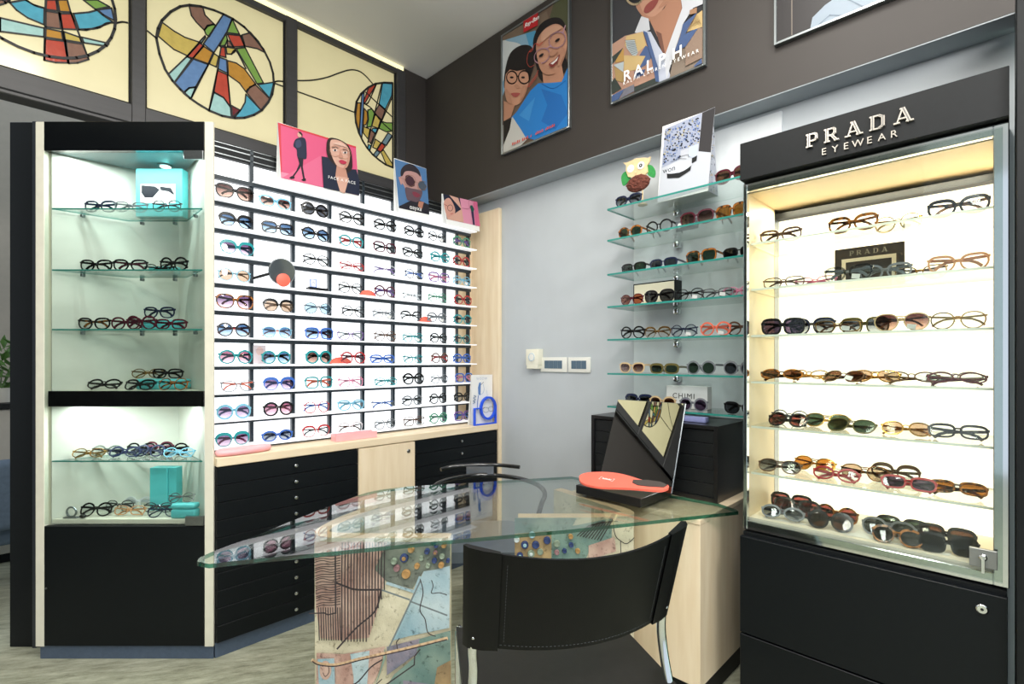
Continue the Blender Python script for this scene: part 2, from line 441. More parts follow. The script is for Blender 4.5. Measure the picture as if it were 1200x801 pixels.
P2 = [('br',[(275,38),(360,45),(375,95),(430,150),(390,165),(370,190),(320,140),(290,100)]),('gr',[(370,190),(390,160),(435,155),(440,165),(400,230),(380,215)]),
 ('bl',[(490,90),(545,115),(510,205),(430,330),(365,275),(440,165)]),('gr',[(545,120),(590,215),(510,205)]),('gr',[(505,210),(515,250),(500,285),(465,290),(480,255)]),
 ('re',[(515,215),(600,225),(620,290),(555,295),(530,250)]),('br',[(605,220),(660,205),(710,260),(750,330),(700,305),(625,290)]),('br',[(512,255),(530,260),(550,295),(515,290)]),
 ('ye',[(105,140),(180,195),(250,235),(340,265),(265,350),(180,310),(120,260),(80,225)]),('aq',[(375,225),(378,235),(352,270),(340,262)]),('re',[(340,270),(365,285),(300,365),(262,355)]),
 ('og',[(365,290),(425,330),(395,400),(300,365)]),('ye',[(430,335),(460,355),(445,420),(400,400)]),('ye',[(505,295),(565,305),(560,325),(540,340),(512,338)]),('re',[(475,295),(498,295),(505,360),(465,350)]),
 ('bl',[(465,360),(510,375),(515,460),(455,430)]),('og',[(515,380),(570,395),(620,430),(690,525),(640,560),(630,575),(590,520),(520,470)]),('gr',[(570,305),(625,298),(740,520),(700,525)]),
 ('aq',[(260,355),(290,370),(180,520),(145,465)]),('bl',[(300,370),(395,405),(315,545),(275,550),(240,580),(182,520)]),('aq',[(240,585),(275,552),(315,548),(285,620)]),
 ('re',[(452,440),(515,470),(535,670),(490,610),(430,575)]),('aq',[(430,580),(490,612),(535,675),(540,735),(470,720),(400,690)]),('dr',[(540,660),(595,690),(545,735)]),
 ('te',[(630,590),(725,690),(680,718),(620,735),(560,735),(600,685),(625,640)]),('br',[(690,530),(780,620),(725,690),(635,580),(655,545)]),('te',[(705,530),(805,515),(780,615)])]
E2 = [[(15,195),(70,240)],[(805,515),(830,508),(862,510)],[(805,520),(860,540)],[(395,405),(285,620)],[(455,430),(400,690)],[(515,470),(540,735)],[(590,215),(625,298)],[(550,120),(660,205)],[(540,340),(570,320),(630,430)]]
T1 = lambda x, y: on_v(x / 6.1625, y / 6.1625, VA - 0.001)
pts2 = [T2(*p) for p in circ2]
R2 = (max(p.x for p in pts2) - min(p.x for p in pts2)) / 2
c1u = T1(835, 165).x - R2; c1z = T1(500, 462).z + R2
def inv_T1(u, z):
    # plane point -> crop pixel of the first panel
    k = (u * FW[0] + (VA - 0.001) * FW[1]); r = (u * RT[0] + (VA - 0.001) * RT[1]) / k
    return ((HX + F * r) * 6.1625, (HY - F * (z - H) / k) * 6.1625)
circ1 = [inv_T1(c1u + R2 * math.cos(t), c1z + R2 * math.sin(t)) for t in [2 * PI * i / 36 for i in range(36)]]
P1 = [('re',[(335,0),(405,0),(415,80),(330,70)]),('og',[(415,0),(485,0),(510,90),(430,85)]),('br',[(330,80),(425,95),(440,210),(330,195)]),('re',[(435,100),(515,100),(555,215),(450,210)]),
 ('te',[(70,20),(180,0),(240,35),(320,60),(318,180),(200,130),(120,75)]),('te',[(530,100),(640,90),(700,75),(740,110),(815,160),(700,200),(620,220),(570,215)]),('gr',[(600,0),(700,0),(790,50),(690,70)]),
 ('bl',[(705,72),(805,60),(825,150),(750,110)]),('aq',[(0,130),(320,205),(318,268),(0,228)]),('og',[(330,205),(445,230),(455,290),(328,270)]),('ye',[(460,230),(575,270),(590,310),(470,290)]),
 ('re',[(325,280),(470,300),(490,455),(400,452),(320,435)]),('br',[(475,300),(600,320),(640,430),(560,455),(495,458)]),('aq',[(590,270),(785,315),(770,335),(605,310)]),
 ('br',[(-60,0),(20,0),(40,25),(-10,40),(-60,60)]),('re',[(30,0),(70,0),(60,15),(40,20)]),
 ('ye',[(-250,120),(-60,120),(0,130),(0,225),(-250,200)]),('gr',[(-300,-60),(-150,-80),(-60,0),(-60,60),(-250,20)]),('bl',[(335,-10),(405,-10),(370,-260),(320,-270)]),('te',[(420,-10),(485,-10),(420,-230),(385,-240)]),('ye',[(600,-10),(700,-10),(610,-150),(540,-170)])]
E1 = [[(835,170),(880,160),(920,165)],[(510,90),(640,430)],[(410,0),(495,458)],[(570,215),(700,205),(770,170),(830,165)],[(330,0),(320,435)],[(185,0),(250,40),(320,60)]]
T3 = lambda x, y: on_v(340 + x / 4.714, 40 + y / 4.714, VA - 0.001)
circ3 = [(565,270),(520,268),(470,275),(430,295),(390,330),(365,375),(357,430),(362,490),(378,545),(400,590),(425,630),(455,665),(490,695),(525,720),(566,737)]
P3 = [('re',[(435,290),(475,278),(410,385),(405,370)]),('te',[(510,270),(565,275),(560,340),(525,415),(490,385)]),('bl',[(395,335),(408,320),(400,480),(395,575),(382,545)]),('og',[(370,380),(388,380),(385,480),(378,540),(360,460)]),
 ('og',[(408,410),(425,430),(428,470),(418,500),(402,505)]),('br',[(490,390),(525,415),(505,475),(465,435)]),('gr',[(428,420),(450,412),(465,440),(448,510),(422,515),(432,470)]),('gr',[(500,480),(530,490),(566,490),(566,535),(530,540),(490,520)]),
 ('ye',[(468,445),(500,470),(485,520),(450,508)]),('te',[(455,520),(482,522),(470,550),(450,535)]),('br',[(440,525),(468,545),(445,605),(430,590)]),('ye',[(405,510),(440,525),(430,580),(402,545)]),('gb',[(540,545),(562,560),(530,615),(505,600)]),
 ('re',[(505,600),(525,620),(500,650),(478,640)]),('ye',[(470,580),(500,600),(478,635),(455,625)]),('ye',[(515,640),(566,720),(566,737),(530,720),(500,650)]),('te',[(430,610),(445,615),(440,640),(428,630)]),('gb',[(478,640),(495,655),(475,680),(460,665)])]
E3 = [[(38,257),(120,255),(200,240),(270,215),(330,198),(380,205),(420,235),(455,275)],[(38,317),(200,375),(357,433)],[(415,320),(480,380),(566,460)],[(475,278),(435,370),(420,385)],[(505,275),(448,510),(428,600)],[(565,345),(470,560),(440,640)],[(410,385),(450,412),(500,480),(566,540)],[(530,615),(566,560)]]
stained('stained_glass_panel', -0.24, 0.4405, T1, P1, circ1, E1, 'coloured glass panel with a round design cut by the photo\'s left edge')
stained('stained_glass_panel', 0.498, 1.168, T2, P2, circ2, E2, 'coloured glass panel with one whole tilted disc, above the corner cabinet')
t3 = stained('stained_glass_panel', 1.234, 1.916, T3, P3, circ3 + [(566, 500)], E3, 'coloured glass panel with half a disc at its right, behind the pink card')

for k_, (du, lab) in enumerate(((-2.214, 'coloured glass panel with half a disc, mirrored in the tilted table mirror'), (-2.954, 'coloured glass panel farther left, glimpsed only in the table mirror'))):
    c_ = t3.copy(); COL.objects.link(c_); c_.location.x += du; c_['label'] = lab
    for ch_ in kids(t3):
        d_ = ch_.copy(); COL.objects.link(d_); d_.parent = c_
struct('wall_side', MB().box(-2.72, -2.6, 0.6, VA + 0.02, 0, ZC - 0.002), M_fascia)
# ================================================================== LIT DISPLAY RACK
VB = 2.54
RAILS = [2.082, 1.964, 1.842, 1.72, 1.597, 1.475, 1.351, 1.228, 1.105, 0.983, 0.8645]
UPR = [0.633, 0.8267, 1.02, 1.21, 1.40, 1.592, 1.778, 1.965, 2.160]
rack = thing('display_rack', 'wall-wide backlit display rack with white ledges on black rails', 'display rack', (1.4, VB, 0.845))
MB().use(M_lit).box(0.632, 2.062, VB + 0.012, VB + 0.022, 0.845, 2.172).build('back_panel', None, rack)
MB().use(M_wood).box(2.062, 2.257, VB + 0.07, VB + 0.085, 0.845, 2.2).build('side_lining', None, rack)
hd = MB().use(M_blackm).box(0.632, 2.17, VB - 0.012, VB + 0.03, 2.168, 2.236, 0.002).use(M_steel)
hd.box(0.632, 2.17, VB - 0.014, VB - 0.011, 2.178, 2.182).box(0.632, 2.17, VB - 0.014, VB - 0.011, 2.206, 2.211).box(0.632, 2.17, VB - 0.014, VB - 0.011, 2.228, 2.231)
hd.build('header', None, rack)
M_rail = mat('black_rail', (30, 42, 50), rough=0.35, var=0.06)
for i, u in enumerate(UPR):
    MB().box(u - 0.008, u + 0.008, VB - 0.014, VB + 0.010, 0.845, 2.236, 0.001).build('upright', M_rail, rack)
MB().box(2.064, 2.076, VB - 0.006, VB + 0.010, 0.845, 2.17, 0.001).build('upright', M_rail, rack)
for z in RAILS:
    MB().box(0.632, 2.168, VB - 0.024, VB - 0.0, z - 0.021, z - 0.0025, 0.001).build('rail', M_rail, rack)
lm = MB()
prof = [(0.0, -0.001), (-0.072, -0.005), (-0.075, -0.005), (-0.075, 0.0015), (-0.072, 0.0015), (-0.0715, 0.0005), (0.0, 0.004)]
lm.prism([(a, b) for a, b in prof], 0.0, 0.192, 'x')
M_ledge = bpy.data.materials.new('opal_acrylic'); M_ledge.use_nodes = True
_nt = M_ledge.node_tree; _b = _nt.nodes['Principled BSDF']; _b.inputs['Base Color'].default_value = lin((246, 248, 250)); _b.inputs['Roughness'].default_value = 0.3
_tl = _nt.nodes.new('ShaderNodeBsdfTranslucent'); _tl.inputs['Color'].default_value = lin((250, 251, 252)); _mx = _nt.nodes.new('ShaderNodeMixShader'); _mx.inputs['Fac'].default_value = 0.5; _b.inputs['Emission Color'].default_value = (1, 1, 1, 1); _b.inputs['Emission Strength'].default_value = 0.42  # mild emission added to the acrylic to brighten the ledges
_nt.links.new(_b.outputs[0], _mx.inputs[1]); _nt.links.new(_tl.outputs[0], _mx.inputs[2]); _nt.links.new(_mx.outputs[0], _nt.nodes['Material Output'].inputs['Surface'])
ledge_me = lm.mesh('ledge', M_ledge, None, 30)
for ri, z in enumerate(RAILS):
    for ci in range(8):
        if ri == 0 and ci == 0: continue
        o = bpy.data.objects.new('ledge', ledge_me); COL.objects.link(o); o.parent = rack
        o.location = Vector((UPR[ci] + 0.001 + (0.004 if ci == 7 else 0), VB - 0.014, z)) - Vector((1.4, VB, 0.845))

# worktop, cupboards and the timber end panel
wt = lone('worktop', MB().box(0.632, 2.257, 2.35, VB + 0.09, 0.804, 0.842, 0.003), M_woodh, 'long pale maple worktop under the backlit rack', 'worktop', base=(1.4, 2.35, 0.804))
lone('end_panel', MB().box(2.258, 2.2845, 2.345, 2.66, 0.0, 2.236, 0.002), M_wood, 'tall pale maple end panel right of the backlit rack', 'end panel', base=(2.27, 2.35, 0))

def knob(parent, p):
    MB().use(M_chrome).tube([p, p + Vector((0, -0.014, 0))], 0.0035, 10).build('knob', None, parent) if False else None
    mb = MB(); mb.lathe([(0.003, 0), (0.003, 0.012), (0.007, 0.014), (0.0085, 0.02), (0.0075, 0.025), (0.003, 0.027)], 14, Matrix.Translation(p) @ Matrix.Rotation(PI / 2, 4, 'X'))
    mb.build('knob', M_chrome, parent)
def drawer_bank(u0, u1, n, label):
    t = thing('drawer_cabinet', label, 'drawer cabinet', ((u0 + u1) / 2, 2.4, 0))
    MB().box(u0, u1, 2.372, VB + 0.05, 0.065, 0.8035).build('body', M_gap, t)
    MB().box(u0, u1, 2.373, VB + 0.05, 0.0, 0.0645, 0.001).build('plinth', M_plinth, t)
    h = (0.8 - 0.068) / n
    for i in range(n):
        z1 = 0.8 - i * h
        d = MB().box(u0 + 0.002, u1 - 0.002, 2.353, 2.372, z1 - h + 0.0012, z1 - 0.0012, 0.0012).build('drawer', M_drawer, t)
        knob(d, Vector(((u0 + u1) / 2, 2.353, z1 - h * 0.45)))
    return t
drawer_bank(0.632, 1.274, 10, 'black ten-drawer cabinet between corner cabinet and maple cupboard door')
drawer_bank(1.622, 2.252, 10, 'black ten-drawer cabinet between maple cupboard door and end panel')
t = thing('cupboard', 'narrow maple cupboard with a round lock between two black drawer cabinets', 'cupboard', (1.448, 2.4, 0))
MB().box(1.276, 1.620, 2.373, VB + 0.05, 0.065, 0.8035).build('body', M_wood, t)
MB().box(1.276, 1.620, 2.374, VB + 0.05, 0.0, 0.0645).build('plinth', M_plinth, t)
d = MB().box(1.278, 1.618, 2.353, 2.372, 0.068, 0.8, 0.0015).build('door', M_wood, t)
lk = MB().use(M_steel); lk.lathe([(0.010, 0), (0.010, 0.004), (0.008, 0.006)], 16, Matrix.Translation((1.575, 2.353, 0.752)) @ Matrix.Rotation(PI / 2, 4, 'X'))
lk.use(M_gap).box(1.574, 1.576, 2.3465, 2.348, 0.748, 0.756)
lk.build('lock', None, d)

# ================================================================== CORNER CABINET (left)
M_marble = two_tone('pale_marbled_board', (206, 206, 196), (224, 224, 214), scale=2.5, rough=0.4, p0=0.35, p1=0.65, stretch=(1, 1, 2.2), detail=9)
cab = thing('corner_cabinet', 'tall black and cream glazed corner cabinet left of the backlit rack', 'display cabinet', XZ(-1.99, 2.11), YAW)
ap = (0.371, 0.326)
MB().box(0.0, 0.036, -0.004, 0.03, 0.055, 2.246, 0.001).build('post', M_cream, cab, True)
MB().box(0.706, 0.742, -0.004, 0.006, 0.055, 2.246, 0.001).build('post', M_cream, cab, True)
MB().box(0.037, 0.705, -0.006, 0.02, 2.125, 2.246, 0.001).build('header', M_black, cab, True)
MB().box(0.012, 0.738, 0.004, 0.010, 0.0, 0.0545, 0.001).build('plinth', M_plinth, cab, True)
MB().box(0.038, 0.704, -0.006, 0.015, 0.059, 0.558, 0.001).use(M_drawer).build('lower_door', M_black, cab, True)
MB().lathe([(0.004, 0), (0.004, 0.003)], 10, Matrix.Translation((0.047, -0.006, 0.30)) @ Matrix.Rotation(PI / 2, 4, 'X')).build('lock', M_steel, cab, True)
tri = [(0.045, 0.016), (ap[0], ap[1] + 0.016), (0.697, 0.016)]
s2 = 0.018
MB().prism([(0.036, 0.03), (0.048, 0.018), (ap[0], ap[1] + 0.015), (ap[0], ap[1] + 0.04)], 0.0, 2.14, 'z').build('back_panel', M_marble, cab, True)
MB().prism([(0.702, 0.0265), (0.694, 0.018), (ap[0], ap[1] + 0.015), (ap[0], ap[1] + 0.0315)], 0.0, 2.14, 'z').build('back_panel', M_marble, cab, True)
MB().prism([(0.06, 0.021), (0.682, 0.021), (ap[0], ap[1] + 0.005)], 2.126, 2.14, 'z').build('top_board', mat('grey_board', (120, 140, 146), rough=0.3), cab, True)
MB().prism([(0.052, 0.016), (0.69, 0.016), (ap[0], ap[1] + 0.008)], 0.562, 0.58, 'z').build('base_board', M_cream, cab, True)
mbx = MB().use(M_cream).prism([(0.056, 0.020), (0.686, 0.020), (ap[0], ap[1] + 0.006)], 1.062, 1.121, 'z').use(M_black).box(0.045, 0.697, 0.0035, 0.0195, 1.056, 1.1215, 0.001)
mbx.build('middle_shelf', None, cab, True)
for z in (1.889, 1.632, 1.382, 0.829):
    sh = MB().use(M_shelf).prism([(0.058, 0.008), (0.690, 0.008), (0.506, 0.192), (0.240, 0.192)], z - 0.006, z, 'z', side=M_shelfedge).build('glass_shelf', None, cab, True)
    for (x, y) in ((0.13, 0.073), (0.618, 0.073), (0.30, 0.192), (0.45, 0.192)):
        MB().box(x - 0.006, x + 0.006, y - 0.006, y + 0.012, z - 0.020, z - 0.0065, 0.002).build('shelf_clip', M_steel, sh, True)
gd = MB().use(M_door).box(0.040, 0.702, -0.0055, -0.0005, 0.566, 2.121).build('glass_door', None, cab, True)
MB().box(0.622, 0.703, -0.011, 0.003, 2.088, 2.124, 0.001).build('hinge', M_steel, gd, True)
MB().box(0.628, 0.703, -0.011, 0.003, 0.562, 0.600, 0.001).build('hinge', M_steel, gd, True)
MB().use(M_steel).lathe([(0.030, 0), (0.030, 0.005), (0.024, 0.006)], 20, Matrix.Translation((0.43, 0.16, 2.1205))).use(M_lamp).lathe([(0.021, 0), (0.021, 0.002)], 18, Matrix.Translation((0.43, 0.16, 2.1192))).build('spotlight', None, cab, True)
CABM = XF[cab.name]
def cabp(x, y, z): return CABM @ Vector((x, y, z))

# ================================================================== CHROME SHOWCASE (right)
US = 1.80
sc = thing('showcase', 'tall illuminated chrome and black glazed showcase at the right', 'display cabinet', (2.0, 0.335, 0))
V0, V1 = 0.0, 0.665
MB().box(US + 0.018, UB - 0.002, V0 + 0.005, V1 - 0.005, 0.0, 0.655).build('base', M_blackm, sc)
dr = MB().box(US, US + 0.018, V0 + 0.003, V1, 0.312, 0.643, 0.0012).build('drawer', M_drawer, sc)
MB().box(US, US + 0.018, V0 + 0.003, V1, 0.02, 0.306, 0.0012).build('drawer', M_drawer, sc)
p = on_u(1151, 713, US)
MB().use(M_chrome).lathe([(0.0125, 0), (0.0125, 0.004), (0.010, 0.006)], 20, Matrix.Translation(p) @ Matrix.Rotation(-PI / 2, 4, 'Y')).use(M_gap).lathe([(0.0035, 0.0062), (0.0035, 0.0066)], 10, Matrix.Translation(p) @ Matrix.Rotation(-PI / 2, 4, 'Y')).build('lock', None, dr)
# chrome carcass
fr = MB().use(M_chrome)
ux0, ux1 = US + 0.028, US + 0.052
fr.box(ux0, ux1, V0, V0 + 0.03, 0.66, 1.868, 0.002).box(ux0, ux1, V1 - 0.013, V1 - 0.001, 0.66, 1.868, 0.002)
fr.box(ux0, ux1, V0 + 0.03, V1 - 0.013, 1.838, 1.868, 0.002).box(ux0, ux1, V0 + 0.03, V1 - 0.013, 0.66, 0.692, 0.002)
fr.build('chrome_frame', None, sc)
M_side = mat('cream_lining', (240, 222, 192), rough=0.45, var=0.02)
MB().use(M_side).box(ux1, 2.12, V1 - 0.012, V1 - 0.004, 0.668, 1.85).use(M_steel).box(2.12, 2.172, V1 - 0.013, V1 - 0.004, 0.668, 1.85).use(M_blackm).box(ux1, UB - 0.002, V1 - 0.0035, V1, 0.655, 1.87).build('side_panel', None, sc)
MB().use(M_side).box(ux1, 2.172, V0 + 0.012, V0 + 0.02, 0.668, 1.85).use(M_blackm).box(ux1, UB - 0.002, V0, V0 + 0.0115, 0.655, 1.87).build('side_panel', None, sc)
MB().use(M_warm).box(2.172, 2.182, V0 + 0.012, V1 - 0.004, 0.668, 1.80).use(M_blackm).box(2.183, UB - 0.002, V0 + 0.012, V1 - 0.004, 0.66, 1.86).box(2.13, 2.183, V0 + 0.012, V1 - 0.004, 1.80, 1.822).build('back_panel', None, sc)
MB().use(M_side).box(ux1, 2.183, V0 + 0.012, V1 - 0.004, 1.836, 1.85).build('top_board', None, sc)
MB().use(mat('floor_lining', (250, 240, 222), rough=0.4, var=0.02)).box(ux1, 2.172, V0 + 0.02, V1 - 0.013, 0.668, 0.699).build('floor_board', None, sc)
PZ = [1.664, 1.503, 1.339, 1.176, 1.019, 0.856, 0.6995]
M_acr = clear('acrylic_shelf', (246, 246, 238), f0=0.06)
M_acre = mat('acrylic_edge', (238, 240, 226), rough=0.15, var=0.03)
for z in PZ[:6]:
    MB().use(M_acr).prism([(US + 0.066, V0 + 0.0205), (2.150, V0 + 0.0205), (2.150, V1 - 0.0135), (US + 0.066, V1 - 0.0135)], z - 0.007, z, 'z', side=M_acre).build('shelf', None, sc)
gd = MB().use(M_door).box(US + 0.020, US + 0.026, V0 + 0.012, V1 - 0.003, 0.672, 1.855).build('glass_door', None, sc)
p0 = on_u(1136, 639, US + 0.02); p1 = on_u(1169, 667, US + 0.02)
lk = MB().box(US + 0.008, US + 0.0195, p1.y, p0.y, p1.z, p0.z, 0.001).build('lock_plate', mat('satin_steel', (140, 142, 140), rough=0.4, metal=0.7), gd)
c = Vector((US + 0.008, (p0.y + p1.y) / 2, (p0.z + p1.z) / 2 + 0.004))
MB().use(M_chrome).lathe([(0.0085, 0), (0.0085, 0.006), (0.006, 0.008)], 16, Matrix.Translation(c) @ Matrix.Rotation(-PI / 2, 4, 'Y')).box(c.x - 0.013, c.x - 0.005, c.y - 0.0012, c.y + 0.0012, c.z - 0.004, c.z + 0.004).box(c.x - 0.012, c.x - 0.010, c.y - 0.004, c.y + 0.004, c.z - 0.040, c.z - 0.003, 0.0008).build('key', None, gd)
# sign box with raised lettering
MB().use(M_blackm).box(US, UB - 0.002, V0, V1, 1.872, 2.0, 0.0015).build('sign_box', None, sc)
GLY = {  # strokes (x0,y0,x1,y1,width) in a unit-high letter
 'P': (0.80, [(0.20,0,0.20,1,0.20),(0.20,0.95,0.55,0.95,0.10),(0.20,0.44,0.55,0.44,0.10),(0.55,0.95,0.70,0.88,0.14),(0.70,0.90,0.72,0.50,0.17),(0.70,0.52,0.55,0.44,0.14),(0.02,0.05,0.44,0.05,0.10),(0.02,0.95,0.3,0.95,0.10)]),
 'R': (0.92, [(0.20,0,0.20,1,0.20),(0.20,0.95,0.55,0.95,0.10),(0.20,0.48,0.55,0.48,0.10),(0.55,0.95,0.70,0.88,0.14),(0.70,0.90,0.70,0.54,0.17),(0.70,0.56,0.55,0.48,0.14),(0.02,0.05,0.40,0.05,0.10),(0.02,0.95,0.3,0.95,0.10),(0.48,0.48,0.80,0.03,0.18),(0.64,0.05,0.96,0.05,0.10)]),
 'A': (1.05, [(0.18,0.0,0.50,1.0,0.09),(0.52,1.0,0.88,0.0,0.21),(0.30,0.30,0.75,0.30,0.09),(0.0,0.05,0.36,0.05,0.10),(0.68,0.05,1.10,0.05,0.10),(0.34,0.96,0.56,0.96,0.10)]),
 'D': (0.98, [(0.20,0,0.20,1,0.20),(0.02,0.95,0.55,0.95,0.10),(0.02,0.05,0.55,0.05,0.10),(0.55,0.95,0.78,0.80,0.15),(0.55,0.05,0.78,0.20,0.15),(0.80,0.85,0.80,0.15,0.19)])}
def serif_word(mb, word, to3, h, gap, m1, m2, depth, total=None):
    """to3(a, b, d): along, up, out"""
    w = sum(GLY[c][0] for c in word); g = gap if total is None else (total / h - w) / (len(word) - 1)
    x = 0.0; out = []; one = mb
    for ch in word:
        if one is None: mb = MB(); out.append(mb)
        for i, (a, b, c, d, t) in enumerate(GLY[ch][1]):
            for (wd, dep, m) in (((t, depth, m1), (t * 0.34, depth + 0.0006, m2)) if m2 else ((t, depth, m1),)):
                if m is m2 and t < 0.12: continue
                A = Vector((a, b)); B = Vector((c, d)); D = (B - A).normalized(); N = Vector((-D.y, D.x)) * wd / 2
                Q = [A - N, B - N, B + N, A + N]
                lo = [to3((x + q.x) * h, q.y * h, 0) for q in Q]; hi = [to3((x + q.x) * h, q.y * h, dep + i * 0.00008) for q in Q]
                mb.use(m).raw(lo + hi, [[4, 5, 6, 7], [0, 1, 5, 4], [1, 2, 6, 5], [2, 3, 7, 6], [3, 0, 4, 7]])
        x += GLY[ch][0] + g
    return out
M_silver = mat('silver_lettering', (205, 198, 188), rough=0.25, metal=0.6, var=0.03)
M_silverin = mat('letter_inlay', (110, 108, 106), rough=0.35, metal=0.5)
for sg in serif_word(None, 'PRADA', lambda a, b, d: Vector((US - d, 0.460 - a, 1.9225 + b)), 0.042, 0.5, M_silver, M_silverin, 0.008, total=0.268):
    sg.build('sign_letter', None, sc)
for k_, ch_ in enumerate('EYEWEAR'):
    vs, fs = text_geo(ch_, 0.029, 0.003)
    cxl = (max(v.x for v in vs) + min(v.x for v in vs)) / 2; y_ = 0.421 - 0.0115 - k_ * 0.0292
    MB().use(M_silver).raw([Vector((US - 0.003 - v.z, y_ - (v.x - cxl), 1.888 + v.y)) for v in vs], fs).build('sign_letter', None, sc, smooth=0)

# ================================================================== WALL SHELVES (right wall)
board = lone('wall_board', MB().box(UB - 0.012, UB - 0.0005, 0.672, 1.368, 0.992, 2.285, 0.001), mat('pale_grey_board', (212, 217, 220), rough=0.35, var=0.03), 'pale grey board on the right wall behind the glass shelves', 'wall panel', base=(UB, 1.02, 0.992))
WZ = [1.971, 1.823, 1.661, 1.507, 1.351, 1.190, 1.034]
ordw = ['first', 'second', 'third', 'fourth', 'fifth', 'sixth', 'seventh', 'eighth', 'ninth', 'tenth', 'eleventh', 'twelfth']
WU0 = 2.03
for i, z in enumerate(WZ):
    t = thing('glass_shelf', 'green-edged glass wall shelf left of the showcase, %s from the top' % ordw[i], 'shelf', (2.13, 1.02, z - 0.008), group='glass shelves on the right wall')
    MB().use(M_shelf).box(WU0 + 0.0005, UB - 0.014, 0.69, 1.363, z - 0.008, z).use(M_shelfedge).box(WU0 - 0.0012, WU0 + 0.0004, 0.69, 1.363, z - 0.008, z).box(WU0, UB - 0.014, 1.363, 1.3645, z - 0.008, z).build('glass_pane', None, t)
    for vv in (1.12, 0.79):
        b = MB()
        b.box(UB - 0.055, UB - 0.0125, vv - 0.016, vv + 0.016, z - 0.042, z - 0.0085, 0.011, seg=3)
        b.build('bracket', M_chrome, t)

# ================================================================== EYEWEAR
SHAPES = {  # n, a, b, lift, taper, words
 'round': (2.0, 0.0250, 0.0240, 0.0, 0.0, 'round'), 'panto': (2.3, 0.0250, 0.0225, 0.0, 0.14, 'rounded'),
 'square': (3.6, 0.0275, 0.0225, 0.0, 0.08, 'square'), 'rect': (3.2, 0.0270, 0.0165, 0.0, 0.06, 'rectangular'),
 'cat': (2.6, 0.0275, 0.0200, 0.006, 0.16, 'cat-eye'), 'butter': (2.7, 0.0300, 0.0255, 0.004, 0.16, 'butterfly'),
 'hex': (0, 0.0265, 0.0245, 0.0, 0.0, 'octagonal'), 'avi': (2.5, 0.0285, 0.0245, 0.0, 0.20, 'aviator'),
 'oval': (2.0, 0.0270, 0.0185, 0.0, 0.0, 'oval'), 'brow': (2.4, 0.0265, 0.0220, 0.002, 0.14, 'browline')}
FR = {'black': ((20, 20, 22), 0.25), 'navy': ((30, 38, 66), 0.25), 'grey': ((120, 124, 130), 0.3), 'teal': ((34, 146, 152), 0.3), 'blue': ((58, 104, 190), 0.3),
      'pale blue': ((126, 188, 214), 0.3), 'red': ((176, 44, 46), 0.3), 'burgundy': ((84, 26, 42), 0.25), 'coral': ((226, 110, 84), 0.3), 'pink': ((216, 130, 160), 0.3),
      'purple': ((116, 84, 150), 0.3), 'brown': ((92, 62, 44), 0.3), 'green': ((70, 140, 110), 0.3), 'white': ((214, 216, 220), 0.3), 'olive': ((96, 88, 46), 0.3), 'beige': ((206, 178, 136), 0.3), 'tan': ((208, 150, 104), 0.3)}
def frame_mat(c):
    if c == 'tortoise': return two_tone('frame_tortoise', (44, 26, 16), (168, 104, 44), scale=55, rough=0.2)
    if c == 'gold': return mat('frame_gold', (196, 152, 84), rough=0.2, metal=0.9, var=0.03)
    if c == 'silver': return mat('frame_silver', (160, 162, 166), rough=0.2, metal=0.9, var=0.03)
    if c == 'clear': return clear('frame_crystal', (206, 210, 212), f0=0.12, rough=0.1)
    rgb, r = FR[c]
    return mat('frame_' + c.replace(' ', '_'), rgb, rough=r, var=0.05, vscale=40)
LN = {'clear': ((246, 248, 248), None), 'grey': ((140, 143, 148), None), 'brown': ((160, 132, 116), None), 'brown gradient': ((140, 108, 106), (226, 206, 196)), 'violet gradient': ((164, 144, 170), (236, 224, 232)),
      'blue gradient': ((132, 158, 184), (216, 230, 240)), 'green': ((128, 144, 132), None), 'tan': ((216, 202, 188), None), 'amber': ((206, 168, 112), None), 'pink gradient': ((194, 152, 168), (244, 224, 230)), 'violet': ((150, 136, 156), None),
      'grey gradient': ((128, 134, 144), (210, 214, 218)), 'red': ((188, 136, 132), None), 'pale blue': ((206, 222, 230), None), 'orange': ((206, 160, 140), None), 'black': ((84, 86, 90), None)}
def lens_mat(c):
    t, g = LN[c]; return clear('lens_' + c.replace(' ', '_'), t, f0=0.03 if c == 'clear' else 0.06, grad=g)
def outline(sh, N=28):
    n, a, b, lift, taper, _ = SHAPES[sh]; pts = []
    for i in range(N):
        th = 2 * PI * i / N; c, s = math.cos(th), math.sin(th)
        if n == 0:
            k = math.cos(PI / 8) / math.cos(((th) % (PI / 4)) - PI / 8) * 1.04; x, z = a * c * k, b * s * k
        else:
            x = a * math.copysign(abs(c) ** (2 / n), c); z = b * math.copysign(abs(s) ** (2 / n), s)
        if z > 0: z += lift * max(0.0, x / a) ** 2 * (z / b)
        if z < 0: x *= 1 - taper * (-z / b)
        pts.append((x, z))
    return pts
GCACHE = {}
